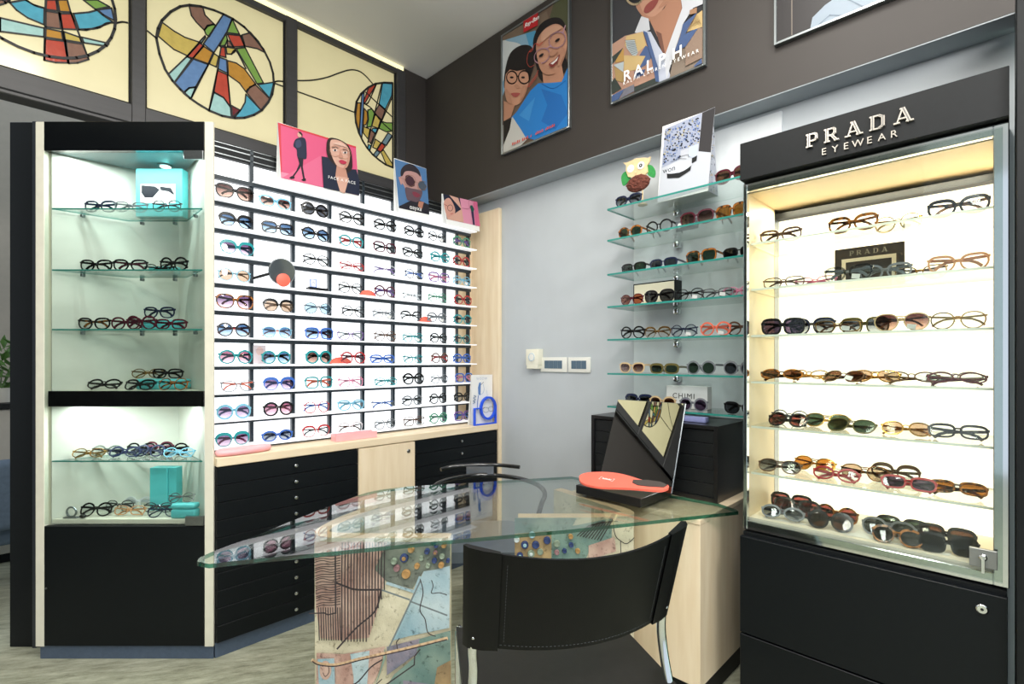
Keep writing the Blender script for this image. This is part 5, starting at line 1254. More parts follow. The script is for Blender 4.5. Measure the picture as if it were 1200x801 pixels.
# blue frame
bf = thing('frame_holder', 'bright blue round-windowed glasses holder on the worktop', 'glasses holder', fixz(toD(310, 660), zw))
k0 = toD(178, 480); k1 = toD(440, 660); x0, x1 = k0.x, k1.x
y0_, y1_ = 2.366, 2.382
zl = toD(178, 480).z; cxy = toD(345, 478); rx_ = (toD(430, 478).x - toD(262, 478).x) / 2; rz_ = (toD(345, 352).z - toD(345, 605).z) / 2
fb = MB()
fb.box(x0, x1, y0_, y1_, zw, zw + 0.008, 0.001).box(x0, x0 + 0.010, y0_, y1_, zw + 0.008, zl, 0.001).box(x0 + 0.01, cxy.x - rx_ + 0.004, y0_, y1_, zl - 0.008, zl, 0.001)
fb.box(x1 - 0.011, x1, y0_, y1_, zw + 0.008, cxy.z + 0.005, 0.001)
N_ = 32; vs = []
for k in range(N_):
    t_ = 2 * PI * k / N_
    for (s_, yy) in ((1.08, y0_ - 0.0005), (1.08, y1_ + 0.0005), (0.90, y1_ + 0.0005), (0.90, y0_ - 0.0005)):
        vs.append((cxy.x + rx_ * s_ * math.cos(t_), yy, cxy.z + rz_ * s_ * math.sin(t_)))
fs = [[k * 4 + j, k * 4 + (j + 1) % 4, ((k + 1) % N_) * 4 + (j + 1) % 4, ((k + 1) % N_) * 4 + j] for k in range(N_) for j in range(4)]
fb.raw(vs, fs); fb.build('body', M_blue, bf)
toE = lambda x, y: on_v(536.0 + x / 10.0, 430 + y / 10.0, 2.395)
tlp, trp = toE(185, 88), toE(412, 88); brp = toE(395, 655); blp = toE(165, 640)
blp.z = zw; brp.z = zw; tlp.x = blp.x; brp.x = trp.x; trp.z = tlp.z = (tlp.z + trp.z) / 2
def art_woow(n):
    a = Art(toE, n); LB = ink(150, 190, 236); MB_ = ink(110, 150, 214); DK = ink(60, 70, 110)
    tx = toE(222, 150); a.text('WOOW', tx, 0.023, ink(196, 206, 232), (1, 0, 0), spacing=1.2)
    a.poly([(255, 180), (275, 178), (270, 330), (245, 320), (240, 240)], MB_); a.line([(270, 210), (305, 175)], 0.003, DK); a.line([(245, 320), (290, 310), (312, 260), (300, 200)], 0.0022, LB, smooth=True)
    a.line([(245, 330), (235, 400), (230, 500)], 0.006, MB_); a.line([(340, 270), (350, 340)], 0.002, LB); a.line([(190, 330), (215, 345), (185, 360), (210, 380), (182, 395), (205, 410), (180, 425)], 0.004, LB, smooth=True)
    a.line([(300, 385), (370, 385)], 0.0012, DK)
    a.ring(330, 500, 34, 30, 0.0018, ink(96, 150, 160)); a.ring(390, 488, 30, 28, 0.0018, ink(96, 150, 160)); a.line([(290, 490), (310, 470)], 0.0025, ink(180, 90, 100))
    return a
card('showcard', 'white showcard with blue eyewear drawing behind the blue holder', 'showcard', tlp, trp, brp, blp, (0, 1, 0), 0.035, art_woow)
# ---- folded floral card and owl on the top wall shelf
zs = WZ[0] + 0.0006
ut = 2.115
toF = lambda x, y: on_u(690 + x / 5.34, 110 + y / 5.34, ut)
blp = toF(430, 690); brp = toF(748, 588); tlp = toF(455, 192); trp = toF(768, 52)
blp.z = brp.z = zs; trp.z = tlp.z = (tlp.z + trp.z) / 2; tlp.y = blp.y - 0.004; trp.y = brp.y + 0.0; tlp.x += 0.04; trp.x += 0.04
def toF2(x, y):
    # position on the leaning leaf: horizontal from the upright sight plane, height by proportion
    p = toF(x, y); q = (p.z - zs) / (tlp.z - zs); p.x += 0.04 * q; p.z = max(p.z, zs + 0.002); return p
def art_floral(n):
    a = Art(toF2, n, step=0.0005)
    a.poly([(453, 200), (766, 60), (747, 586), (431, 686)], ink(206, 210, 220), k=1)
    a.poly([(452, 205), (684, 100), (672, 305), (560, 345), (560, 400), (446, 458)], ink(176, 184, 206), k=2)
    rr = random.Random(5)
    cs = [ink(40, 44, 52), ink(92, 116, 176), ink(150, 166, 206), ink(200, 190, 150), ink(26, 28, 34), ink(112, 132, 170)]
    for _ in range(420):
        x = rr.uniform(455, 676); y = rr.uniform(110, 440)
        ylim = 205 - (x - 452) * 0.45
        if y < ylim + 12 or (x > 560 and y > 335 - (x - 560) * .3) or y > 440 - (x - 446) * .35: continue
        a.oval(x, y, rr.uniform(3, 8), rr.uniform(3, 7), rr.choice(cs), rot=rr.uniform(0, 3), seg=7, k=3 + _ % 3)
    a.poly([(686, 98), (766, 62), (752, 358), (674, 350)], ink(58, 56, 58), k=2)
    a.poly([(446, 460), (560, 400), (620, 350), (752, 360), (746, 586), (432, 684)], ink(212, 216, 226), k=2)
    a.poly([(614, 322), (672, 302), (668, 380), (638, 395), (612, 380)], ink(206, 216, 238), k=6); a.poly([(636, 395), (668, 378), (666, 412), (636, 430)], ink(34, 36, 38), k=6)
    a.poly([(482, 492), (560, 490), (634, 440), (630, 475), (560, 522), (484, 525)], ink(34, 36, 38), smooth=False, k=6)
    a.poly([(480, 465), (520, 430), (600, 410), (636, 425), (632, 445), (570, 485), (484, 495)], ink(224, 230, 242), smooth=True, k=7)
    a.line([(500, 420), (560, 398), (600, 400)], 0.0015, ink(60, 64, 70), k=8); a.line([(560, 385), (612, 372), (615, 392)], 0.0015, ink(60, 64, 70), k=8)
    tx = toF2(552, 568); a.text('won', tx, 0.033, ink(40, 42, 48), (0, -1, 0))
    return a
fc = card('showcard', 'white and floral folded showcard on the top wall shelf', 'showcard', tlp, trp, brp, blp, (1, 0, 0), 0.10, art_floral)
sidea = Art(lambda x, y: Vector((x, brp.y - 0.0006, y)), (0, -1, 0))
sidep = MB().use(ink(170, 176, 190)); 
P4 = [brp + Vector((0.002, 0.0004, 0)), brp + Vector((0.098, 0.0004, 0)), trp + Vector((0.0, 0.0004, -0.001))]
sidep.raw([p for p in P4] + [p + Vector((0, 0.0012, 0)) for p in P4], [[0, 1, 2], [5, 4, 3], [0, 3, 4, 1], [1, 4, 5, 2], [2, 5, 3, 0]])
sidep.build('side_gusset', None, fc, smooth=0)
sidea.poly([(P4[0].x, P4[0].z), (P4[1].x, P4[1].z), (P4[2].x, P4[2].z)], ink(190, 196, 210))
rr = random.Random(9)
for _ in range(60):
    w1, w2 = rr.random(), rr.random()
    if w1 + w2 > 1: w1, w2 = 1 - w1, 1 - w2
    p = P4[0] + (P4[1] - P4[0]) * (0.05 + w1 * 0.9) + (P4[2] - P4[0]) * w2 * 0.93
    sidea.oval(p.x, p.z, rr.uniform(0.002, 0.006), rr.uniform(0.002, 0.005), rr.choice([ink(40, 44, 52), ink(92, 116, 176), ink(200, 170, 110), ink(230, 232, 240), ink(80, 90, 60)]), seg=7, k=2 + _ % 3)
sidea.build('print', fc)
toO = lambda x, y: on_u(690 + x / 5.34, 110 + y / 5.34, 2.10)
ob = fixz(toO(335, 692), zs)
owl = thing('owl_ornament', 'wooden owl ornament with green wings and brown crochet body', 'ornament', ob)
M_ow = mat('plywood', (222, 196, 150), rough=0.6, var=0.08, vscale=30); M_gn = mat('green_felt', (52, 142, 72), rough=0.9, var=0.12, vscale=80); M_cr = mat('brown_crochet', (104, 56, 44), rough=0.95, var=0.3, vscale=90, bump=1.0, bscale=160)
def flat(pts, x0, th, m, name, par, to=toO, smooth=True):
    Q = [to(*p) for p in (pts if not smooth else [(p[0], p[1]) for p in spline([(x, y, 0) for x, y in pts])])]
    mb = MB(); mb.prism([(p.y, p.z) for p in Q], x0, x0 + th, 'x'); return mb.build(name, m, par)
flat([(218, 430), (240, 432), (300, 405), (345, 400), (375, 402), (390, 393), (384, 425), (368, 450), (372, 490), (345, 520), (300, 530), (250, 520), (235, 480), (238, 450)], 2.094, 0.006, M_ow, 'head', owl, smooth=False)
flat([(202, 520), (222, 488), (250, 490), (258, 530), (235, 560), (212, 572)], 2.101, 0.005, M_gn, 'wing', owl); flat([(360, 450), (390, 445), (414, 480), (408, 520), (380, 515), (362, 490)], 2.101, 0.005, M_gn, 'wing', owl)
bc = toO(310, 560); bm_ = MB(); bm_.ball((2.098, bc.y, bc.z), 0.018, 0.062, 0.040, 20, 12)
for i in range(46):
    t_ = rr.uniform(0, 2 * PI); s_ = math.sqrt(rr.random()); bm_.ball((2.098 - 0.017 * math.sqrt(max(0, 1 - s_ * s_)), bc.y + 0.058 * s_ * math.cos(t_), bc.z + 0.037 * s_ * math.sin(t_)), 0.006, 0.008, 0.006, 7, 5)
bm_.build('body', M_cr, owl)
for (x, y, op) in ((267, 470, 0), (331, 450, 1)):
    p = toO(x, y); M = Matrix.Translation((2.0935, p.y, p.z)) @ Matrix.Rotation(-PI / 2, 4, 'Y')
    e_ = MB().use(M_paper).lathe([(0.018, 0), (0.018, 0.002)], 22, M)
    if op: e_.use(M_gap).lathe([(0.0085, 0.002), (0.0085, 0.0035)], 16, M).use(M_paper).lathe([(0.003, 0.0036), (0.003, 0.004)], 10, M)
    else: e_.use(mat('closed_eye_line', (150, 150, 160), rough=0.6)).box(2.0908, 2.0915, p.y - 0.010, p.y + 0.010, p.z - 0.004, p.z - 0.002)
    e_.build('eye', None, owl)
pb_ = toO(300, 496); MB().raw([(2.0925, pb_.y - 0.005, pb_.z + 0.006), (2.0925, pb_.y + 0.005, pb_.z + 0.006), (2.0925, pb_.y, pb_.z - 0.008), (2.088, pb_.y, pb_.z)], [[0, 1, 3], [1, 2, 3], [2, 0, 3], [0, 2, 1]]).build('beak', M_ow, owl, smooth=0)
ps = toO(337, 600); st_ = MB(); st_.tube([(2.099, ps.y, zs + 0.004), (2.099, ps.y, bc.z - 0.015)], 0.003, 8).lathe([(0.022, 0), (0.022, 0.004)], 18, Matrix.Translation((2.099, ps.y, zs)))
st_.build('stand', M_ow, owl)

# ---- boxes on the wall shelves and their lower items
zs4 = WZ[3] + 0.0005
pA, pB = on_u(742, 345, 2.14), on_u(787, 340, 2.14)
bx = thing('gift_box', 'cream-fronted black gift box behind sunglasses on wall shelf four', 'box', (2.17, (pA.y + pB.y) / 2, zs4))
zt_ = on_u(742, 333, 2.14).z
MB().box(2.141, 2.20, pB.y - 0.02, pA.y, zs4, zt_, 0.001).build('box', M_blackm, bx)
MB().box(2.1395, 2.1408, pB.y - 0.012, pA.y - 0.006, zs4 + 0.006, zt_ - 0.006).build('front_card', mat('cream_card', (234, 226, 200), rough=0.5), bx)
zs7 = WZ[6] + 0.0005
pA, pB = on_u(781, 470, 2.15), on_u(829, 470, 2.15); zt_ = on_u(800, 452, 2.15).z
bx = thing('gift_box', 'white lettered gift box on the bottom wall shelf', 'box', (2.17, (pA.y + pB.y) / 2, zs7))
MB().box(2.15, 2.195, pB.y, pA.y, zs7, zt_, 0.001).build('box', M_paper, bx)
ax = Art(lambda x, y: Vector((2.1496, 0, 0)), (-1, 0, 0)); tx = on_u(788, 466, 2.1496)
ax.text('CHIMI', tx, 0.034, M_gap, (0, -1, 0), spacing=1.2); ax.build('lettering', bx)
pA = on_u(790, 480, 2.05); lone('case', MB().box(2.04, 2.075, on_u(828, 480, 2.05).y, pA.y, 0.9905, 1.014, 0.004, seg=2), mat('lilac_case', (150, 156, 206), rough=0.4), 'flat lilac case on top of the black drawer unit', 'glasses case', base=(2.055, pA.y - 0.05, 0.9905))
# small grey logo plate on shelf two
pA, pB = on_u(792, 270, 2.12), on_u(818, 266, 2.12)
pl_ = thing('brand_plate', 'small grey plate with white script standing on wall shelf two', 'plate', (2.12, (pA.y + pB.y) / 2, WZ[1] + 0.0005))
MB().box(2.12, 2.126, pB.y, pA.y, WZ[1] + 0.0005, WZ[1] + 0.046, 0.001).build('plate', mat('slate_plate', (96, 102, 108), rough=0.4), pl_)
ap_ = Art(lambda x, y: Vector((2.1196, (pA.y + pB.y) / 2 - x, WZ[1] + 0.023 + y)), (-1, 0, 0)); ap_.oval(-0.034, 0.002, 0.009, 0.012, M_text); ap_.line([(-0.018, 0), (-0.008, 0.006), (0.0, -0.002), (0.01, 0.006), (0.02, -0.002), (0.034, 0.004)], 0.003, M_text, smooth=True); ap_.build('script', pl_)

# ---- plaque, papers in the showcase
zq = PZ[1] + 0.0005; uq = 2.10
c0 = on_u(978, 300, uq).y; c1 = on_u(1060, 300, uq).y; zt_ = zq + 0.142
pq = thing('brand_plaque', 'black framed plaque with silver lettering on showcase shelf two', 'plaque', (uq, (c0 + c1) / 2, zq))
MB().box(uq, uq + 0.014, c1, c0, zq, zt_, 0.001).build('board', mat('plaque_dark', (58, 52, 50), rough=0.4), pq)
fr_ = MB().use(mat('plaque_line', (240, 232, 214), rough=0.4)); w_ = 0.012
y0q, y1q, z0q, z1q = c1 + 0.022, c0 - 0.022, zq + 0.0, zt_ - 0.038
fr_.box(uq - 0.0015, uq - 0.0002, y0q, y1q, z1q - w_, z1q).box(uq - 0.0015, uq - 0.0002, y0q, y0q + w_, z0q, z1q - w_).box(uq - 0.0015, uq - 0.0002, y1q - w_, y1q, z0q, z1q - w_)
fr_.build('inlay', None, pq)
lt = MB(); serif_word(lt, 'PRADA', lambda a, b, d: Vector((uq - 0.0003 - d, c0 - 0.045 - a, zt_ - 0.028 + b)), 0.016, 0.5, M_silver, None, 0.0015, total=c0 - c1 - 0.09)
lt.build('plaque_lettering', None, pq)
pts = [on_z(x, y, PZ[6] + 0.0006) for x, y in ((905, 606), (960, 596), (1060, 610), (1150, 640), (1140, 662), (1100, 655), (1062, 632), (1040, 641), (1000, 622), (960, 630))]
pts = [(min(max(p.x, 1.868), 2.15), min(max(p.y, 0.04), 0.64)) for p in pts]
lone('paper_sheet', MB().prism([(1.872, 0.615), (1.90, 0.42), (1.872, 0.36), (1.885, 0.24), (1.876, 0.12), (2.12, 0.10), (2.13, 0.60)], PZ[6] + 0.0003, PZ[6] + 0.0008, 'z'), M_paper, 'creased white paper sheet under sunglasses on showcase floor', 'paper', base=(2.0, 0.35, PZ[6] + 0.0003))

# ---- turquoise boxes and cases in the corner cabinet
def cx_(px, Z): return (px - HX) / F * Z + 1.99
def cabbox(x0, x1, y0, y1, z0, z1, bev, seg=1): return MB().box(x0, x1, y0, y1, z0, z1, bev, seg=seg)
def cabthing(name, label, cat, x, y, z):
    o = thing(name, label, cat, cabp(x, y, z), YAW); return o
# picture box, standing behind the top glass shelf's pairs
zq = 1.8895
o = cabthing('gift_box', 'turquoise picture box with sunglasses photo on top cabinet shelf', 'box', 0.37, 0.15, zq)
x0, x1 = cx_(153, 2.25) - 0.371 - 0.0, cx_(216, 2.25) - 0.371
bw = 0.236
dx = cx_(184, 2.23) - 0.37
MB().box(dx - 0.108, dx + 0.100, -0.012, 0.03, 0.0, 0.215, 0.002).build('box', M_turq, o, True)
MB().use(M_paper).box(dx - 0.085, dx + 0.07, -0.0135, -0.0122, 0.060, 0.145).build('picture', None, o, True)
sgm = MB().use(ink(40, 44, 54)); 
sgm.prism([(dx - 0.08, 0.140), (dx - 0.02, 0.135), (dx + 0.0, 0.120), (dx - 0.03, 0.085), (dx - 0.065, 0.085), (dx - 0.08, 0.105)], -0.0142, -0.0137, 'y').prism([(dx + 0.0, 0.135), (dx + 0.05, 0.128), (dx + 0.066, 0.10), (dx + 0.06, 0.098), (dx + 0.04, 0.112), (dx + 0.005, 0.118)], -0.0142, -0.0137, 'y')
sgm.build('print', None, o, True)
def case(px0, px1, dy, z, h, dep, label, bev=0.016, nm='glasses_case', cat='glasses case'):
    Z = 2.11 + dy; a_, b_ = cx_(px0, Z), cx_(px1, Z)
    o = cabthing(nm, label, cat, (a_ + b_) / 2, dy, z + 0.0005)
    w_ = (b_ - a_) / 2
    MB().box(-w_, w_, 0, dep, 0, h * 0.62, bev * 0.6, seg=3).build('base', M_turq, o, True); MB().box(-w_, w_, 0, dep, h * 0.63, h, bev * 0.6, seg=3).build('lid', M_turq, o, True)
    return o
case(174, 206, 0.15, CABZ[1], 0.038, 0.035, 'turquoise case on cabinet level two behind black pairs', 0.004)
case(165, 207, 0.11, CABZ[2], 0.046, 0.05, 'turquoise case under a navy pair on cabinet level three', 0.006)
case(158, 212, 0.10, CABZ[3], 0.046, 0.075, 'rounded turquoise case on the black middle shelf')
case(199, 228, 0.022, CABZ[5], 0.062, 0.042, 'small rounded turquoise case at cabinet bottom right')
Z = 2.11 + 0.17; o = cabthing('gift_box', 'tall turquoise box standing at the cabinet bottom', 'box', cx_(196, Z), 0.14, CABZ[5] + 0.0005)
MB().box(-0.058, 0.020, 0.0, 0.05, 0.0, 0.19, 0.0015).build('box', M_turq, o, True); MB().box(0.021, 0.056, 0.006, 0.05, 0.0, 0.19, 0.0015).build('flap', M_turq, o, True)
glasses('round/silver/clear/w', cabp(cx_(213, 2.16), 0.04, CABZ[5] + 0.063), YAW + 0.2, 'folded on the small rounded turquoise case', 'glasses in the corner cabinet', rx=-0.5, scale=0.8)
o = cabthing('clip_stand', 'small dark loop stand at cabinet bottom left corner', 'stand', 0.118, 0.033, CABZ[5] + 0.0005)
MB().tube([Vector((0.02 * math.cos(t_), 0, 0.026 + 0.02 * math.sin(t_))) for t_ in [2 * PI * k / 20 for k in range(20)]], 0.004, 8, closed=True).box(-0.03, 0.03, -0.01, 0.01, 0, 0.006, 0.002).build('loop', M_steel, o, True)
MB().ball((0.052, -0.004, 0.009), 0.014, 0.010, 0.009).build('ball', M_black, o, True)

# ================================================================== WALL FITTINGS
def plate(px0, px1, py0, py1, label, slots):
    a_ = on_u(px0, py0, UB - 0.006); b_ = on_u(px1, py1, UB - 0.006)
    t = thing('wall_switch', label, 'switch plate', (UB, (a_.y + b_.y) / 2, b_.z), group='switch plates on the right wall')
    MB().box(UB - 0.010, UB - 0.0006, b_.y, a_.y, b_.z, a_.z, 0.003, seg=2).build('cover', M_whitepaint, t)
    w_ = (a_.y - b_.y); h_ = a_.z - b_.z
    n = slots
    for i in range(n):
        ys = a_.y - w_ * (0.16 + 0.68 * i / n); ye_ = a_.y - w_ * (0.16 + 0.68 * (i + 1) / n)
        MB().box(UB - 0.0125, UB - 0.0098, ye_ + 0.0008, ys - 0.0008, b_.z + h_ * 0.24, a_.z - h_ * 0.22, 0.0008).build('rocker', mat('slate_rocker', (74, 98, 116), rough=0.35), t)
plate(634, 664.5, 418.5, 436, 'white switch plate with four slate rockers beside the timer', 4)
plate(666, 692, 418.5, 436.5, 'white switch plate with three slate rockers, farther from timer', 3)
a_ = on_u(617, 409, UB - 0.04); b_ = on_u(631.5, 432, UB - 0.04)
tm = thing('timer_plug', 'cream plug-in timer on the grey wall left of the switches', 'timer', (UB, (a_.y + b_.y) / 2, b_.z))
MB().box(UB - 0.046, UB - 0.0006, b_.y, a_.y, b_.z + 0.02, a_.z, 0.003, seg=2).box(UB - 0.046, UB - 0.0006, b_.y + 0.004, a_.y - 0.006, b_.z, b_.z + 0.022, 0.002).build('body', mat('cream_plastic', (226, 224, 206), rough=0.45), tm)
cc = Vector((UB - 0.0462, (a_.y + b_.y) / 2, b_.z + 0.07))
MB().use(M_whitepaint).lathe([(0.027, 0), (0.027, 0.004), (0.012, 0.006)], 24, Matrix.Translation(cc) @ Matrix.Rotation(-PI / 2, 4, 'Y')).build('dial', None, tm)
dd = MB().use(mat('dial_blue', (96, 170, 214), rough=0.4)); dd.tube([cc + Vector((-0.005, 0.022 * math.cos(t_), 0.022 * math.sin(t_))) for t_ in [2 * PI * k / 24 for k in range(24)]], 0.0009, 6, closed=True); dd.build('dial_ring', None, tm)

# ================================================================== POSTERS ON THE BULKHEAD
UP = UF - 0.018
def poster(label, v1, v0, z0, z1, to, art, name='framed_poster'):
    t = thing(name, label, 'poster', (UF - 0.009, (v0 + v1) / 2, z0), group=None)
    MB().box(UP + 0.002, UF - 0.001, v0 + 0.004, v1 - 0.004, z0 + 0.004, z1 - 0.004).build('backing', M_paper, t)
    f_ = MB(); w_ = 0.010; x0, x1 = UP - 0.006, UF - 0.0008
    f_.box(x0, x1, v0, v0 + w_, z0, z1, 0.0015).box(x0, x1, v1 - w_, v1, z0, z1, 0.0015).box(x0, x1, v0 + w_, v1 - w_, z0, z0 + w_, 0.0015).box(x0, x1, v0 + w_, v1 - w_, z1 - w_, z1, 0.0015)
    f_.build('frame', M_alu, t)
    lo_v, hi_v, lo_z, hi_z = v0 + 0.008, v1 - 0.008, z0 + 0.008, z1 - 0.008
    def toc(x, y):
        p = to(x, y); return Vector((UP + 0.0019, min(max(p.y, lo_v), hi_v), min(max(p.z, lo_z), hi_z)))
    a = Art(toc, (-1, 0, 0), step=0.0003); art(a, toc); a.build('print', t)
    return t
S1 = 4.22
toP1 = lambda x, y: on_u(580 + x / S1, y / S1, UP)
k_ = toP1(45, 768)
def art_p1(a, to):
    SKa, SKb = ink(190, 138, 112), ink(206, 152, 124); BK = ink(30, 24, 26)
    a.poly([(20, -300), (400, -300), (400, 900), (20, 900)], ink(112, 92, 78)); a.poly([(290, -100), (400, -100), (400, 140), (340, 110), (270, 85)], ink(86, 88, 62)); a.poly([(30, 205), (200, 150), (215, 260), (90, 330), (30, 480)], ink(146, 184, 208))
    a.poly([(30, 215), (70, 205), (130, 225), (110, 290), (60, 360), (30, 400)], ink(214, 220, 222), smooth=True); a.poly([(150, 160), (200, 150), (205, 210), (170, 230)], ink(86, 162, 204))
    a.poly([(30, 205), (200, 150), (265, 90), (255, 55), (30, 178)], ink(128, 108, 92))
    # taller child
    a.poly([(190, 250), (192, 185), (225, 120), (280, 88), (330, 95), (352, 150), (340, 250), (360, 330), (300, 400), (230, 400), (205, 330)], BK, smooth=True)
    a.poly([(205, 215), (240, 150), (300, 118), (345, 145), (358, 210), (345, 280), (315, 345), (270, 372), (235, 355), (212, 300)], SKb, smooth=True)
    a.poly([(235, 355), (330, 320), (345, 400), (290, 418), (240, 410)], SKa)
    a.poly([(75, 590), (110, 550), (175, 450), (215, 412), (270, 410), (330, 405), (362, 330), (372, 640), (200, 700), (90, 660)], ink(44, 130, 208)); a.poly([(230, 440), (330, 470), (362, 560), (300, 640), (230, 600), (260, 520)], ink(38, 112, 190)); a.poly([(120, 570), (200, 480), (170, 600)], ink(64, 148, 220))
    a.line([(232, 415), (290, 438), (350, 400)], 0.004, ink(30, 96, 168), smooth=True)
    # smaller child
    a.poly([(45, 420), (55, 330), (80, 260), (130, 225), (180, 230), (196, 280), (190, 340), (165, 400), (120, 430), (60, 440)], BK, smooth=True)
    a.poly([(52, 395), (70, 340), (150, 345), (168, 390), (158, 450), (130, 505), (95, 522), (62, 500), (50, 450)], SKb, smooth=True)
    a.poly([(46, 500), (100, 520), (80, 580), (46, 600)], SKa); a.poly([(52, 372), (62, 300), (150, 310), (168, 370), (150, 345), (110, 352), (75, 345)], BK)
    a.poly([(42, 620), (90, 580), (130, 640), (160, 690), (130, 720), (42, 760)], ink(206, 204, 198)); a.poly([(44, 600), (85, 585), (75, 640), (44, 720)], BK)
    for c_ in ((86, 384, 26, 31), (147, 383, 28, 32)): a.ring(*c_, 0.0075, ink(20, 18, 20))
    a.line([(112, 378), (120, 378)], 0.006, ink(20, 18, 20))
    for c_ in ((86, 384), (142, 384)): a.oval(c_[0], c_[1], 9, 5, BK)
    a.poly([(98, 425), (112, 420), (128, 432), (112, 440)], SKa, smooth=True); a.poly([(82, 465), (105, 460), (128, 464), (105, 482)], ink(172, 84, 80), smooth=True)
    a.ring(236, 278, 42, 33, 0.006, ink(196, 150, 166), rot=-0.75); a.ring(312, 200, 44, 36, 0.006, ink(196, 150, 166), rot=-0.75); a.line([(262, 240), (282, 228)], 0.006, ink(196, 150, 166)); a.line([(340, 165), (352, 130)], 0.008, ink(196, 150, 166))
    a.poly([(216, 300), (250, 330), (300, 360), (270, 372), (235, 355)], SKa, smooth=True); a.poly([(318, 250), (345, 240), (345, 280), (318, 330)], SKa, smooth=True); a.poly([(240, 160), (300, 128), (335, 140), (280, 175), (235, 210)], ink(218, 168, 140), smooth=True)
    a.poly([(60, 440), (78, 470), (90, 515), (62, 498)], SKa, smooth=True); a.poly([(140, 430), (160, 430), (150, 470), (130, 500)], SKa, smooth=True)
    a.oval(234, 276, 14, 6, BK, rot=-0.6); a.oval(314, 202, 14, 6, BK, rot=-0.6); a.poly([(272, 270), (298, 245), (312, 262), (290, 282)], SKa, smooth=True)
    a.poly([(272, 320), (300, 300), (325, 272), (318, 305), (290, 335)], ink(140, 60, 56), smooth=True); a.poly([(280, 318), (302, 303), (320, 282), (312, 303), (292, 322)], ink(240, 236, 230))
    a.poly([(147, 108), (219, 66), (218, 128), (147, 166)], ink(196, 34, 40)); 
    a.text('Ray-Ban', to(152, 142), 0.034, M_text, (0, -1, 0), up=(0, -0.28, 1), bold=0.0006)
    R_ = ink(222, 86, 70)
    for o_ in range(3): a.line([(245 - o_ * 2, 208 + o_ * 4), (225, 222 + o_ * 5), (205, 220), (190, 245 + o_ * 6), (172, 265), (165, 310), (180, 335), (200, 325)], 0.0022, R_, smooth=True)
    for o_ in range(4): a.line([(220, 352 + o_ * 8), (205, 380 + o_ * 6), (190, 400 + o_ * 6), (165 + o_ * 4, 435)], 0.002, R_, smooth=True)
    for i in range(26):
        x = 92 + i * 8.2
        if i in (5, 10, 12, 13, 19): continue
        y = 722 - i * 3.7; a.poly([(x, y), (x + 5, y - 2), (x + 5, y - 16), (x, y - 14 + (i % 3) * 4)], R_, k=45)
poster('framed poster of two smiling children in glasses, blue jumper', 2.203, 1.678, 2.497, 3.225, toP1, art_p1)
S2 = 6.13
toP2 = lambda x, y: on_u(700 + x / S2, y / S2, UP)
pl0 = toP2(98, 752); pr0 = toP2(778, 470); zb2 = (pl0.z + pr0.z) / 2
print('poster2', pl0, pr0)
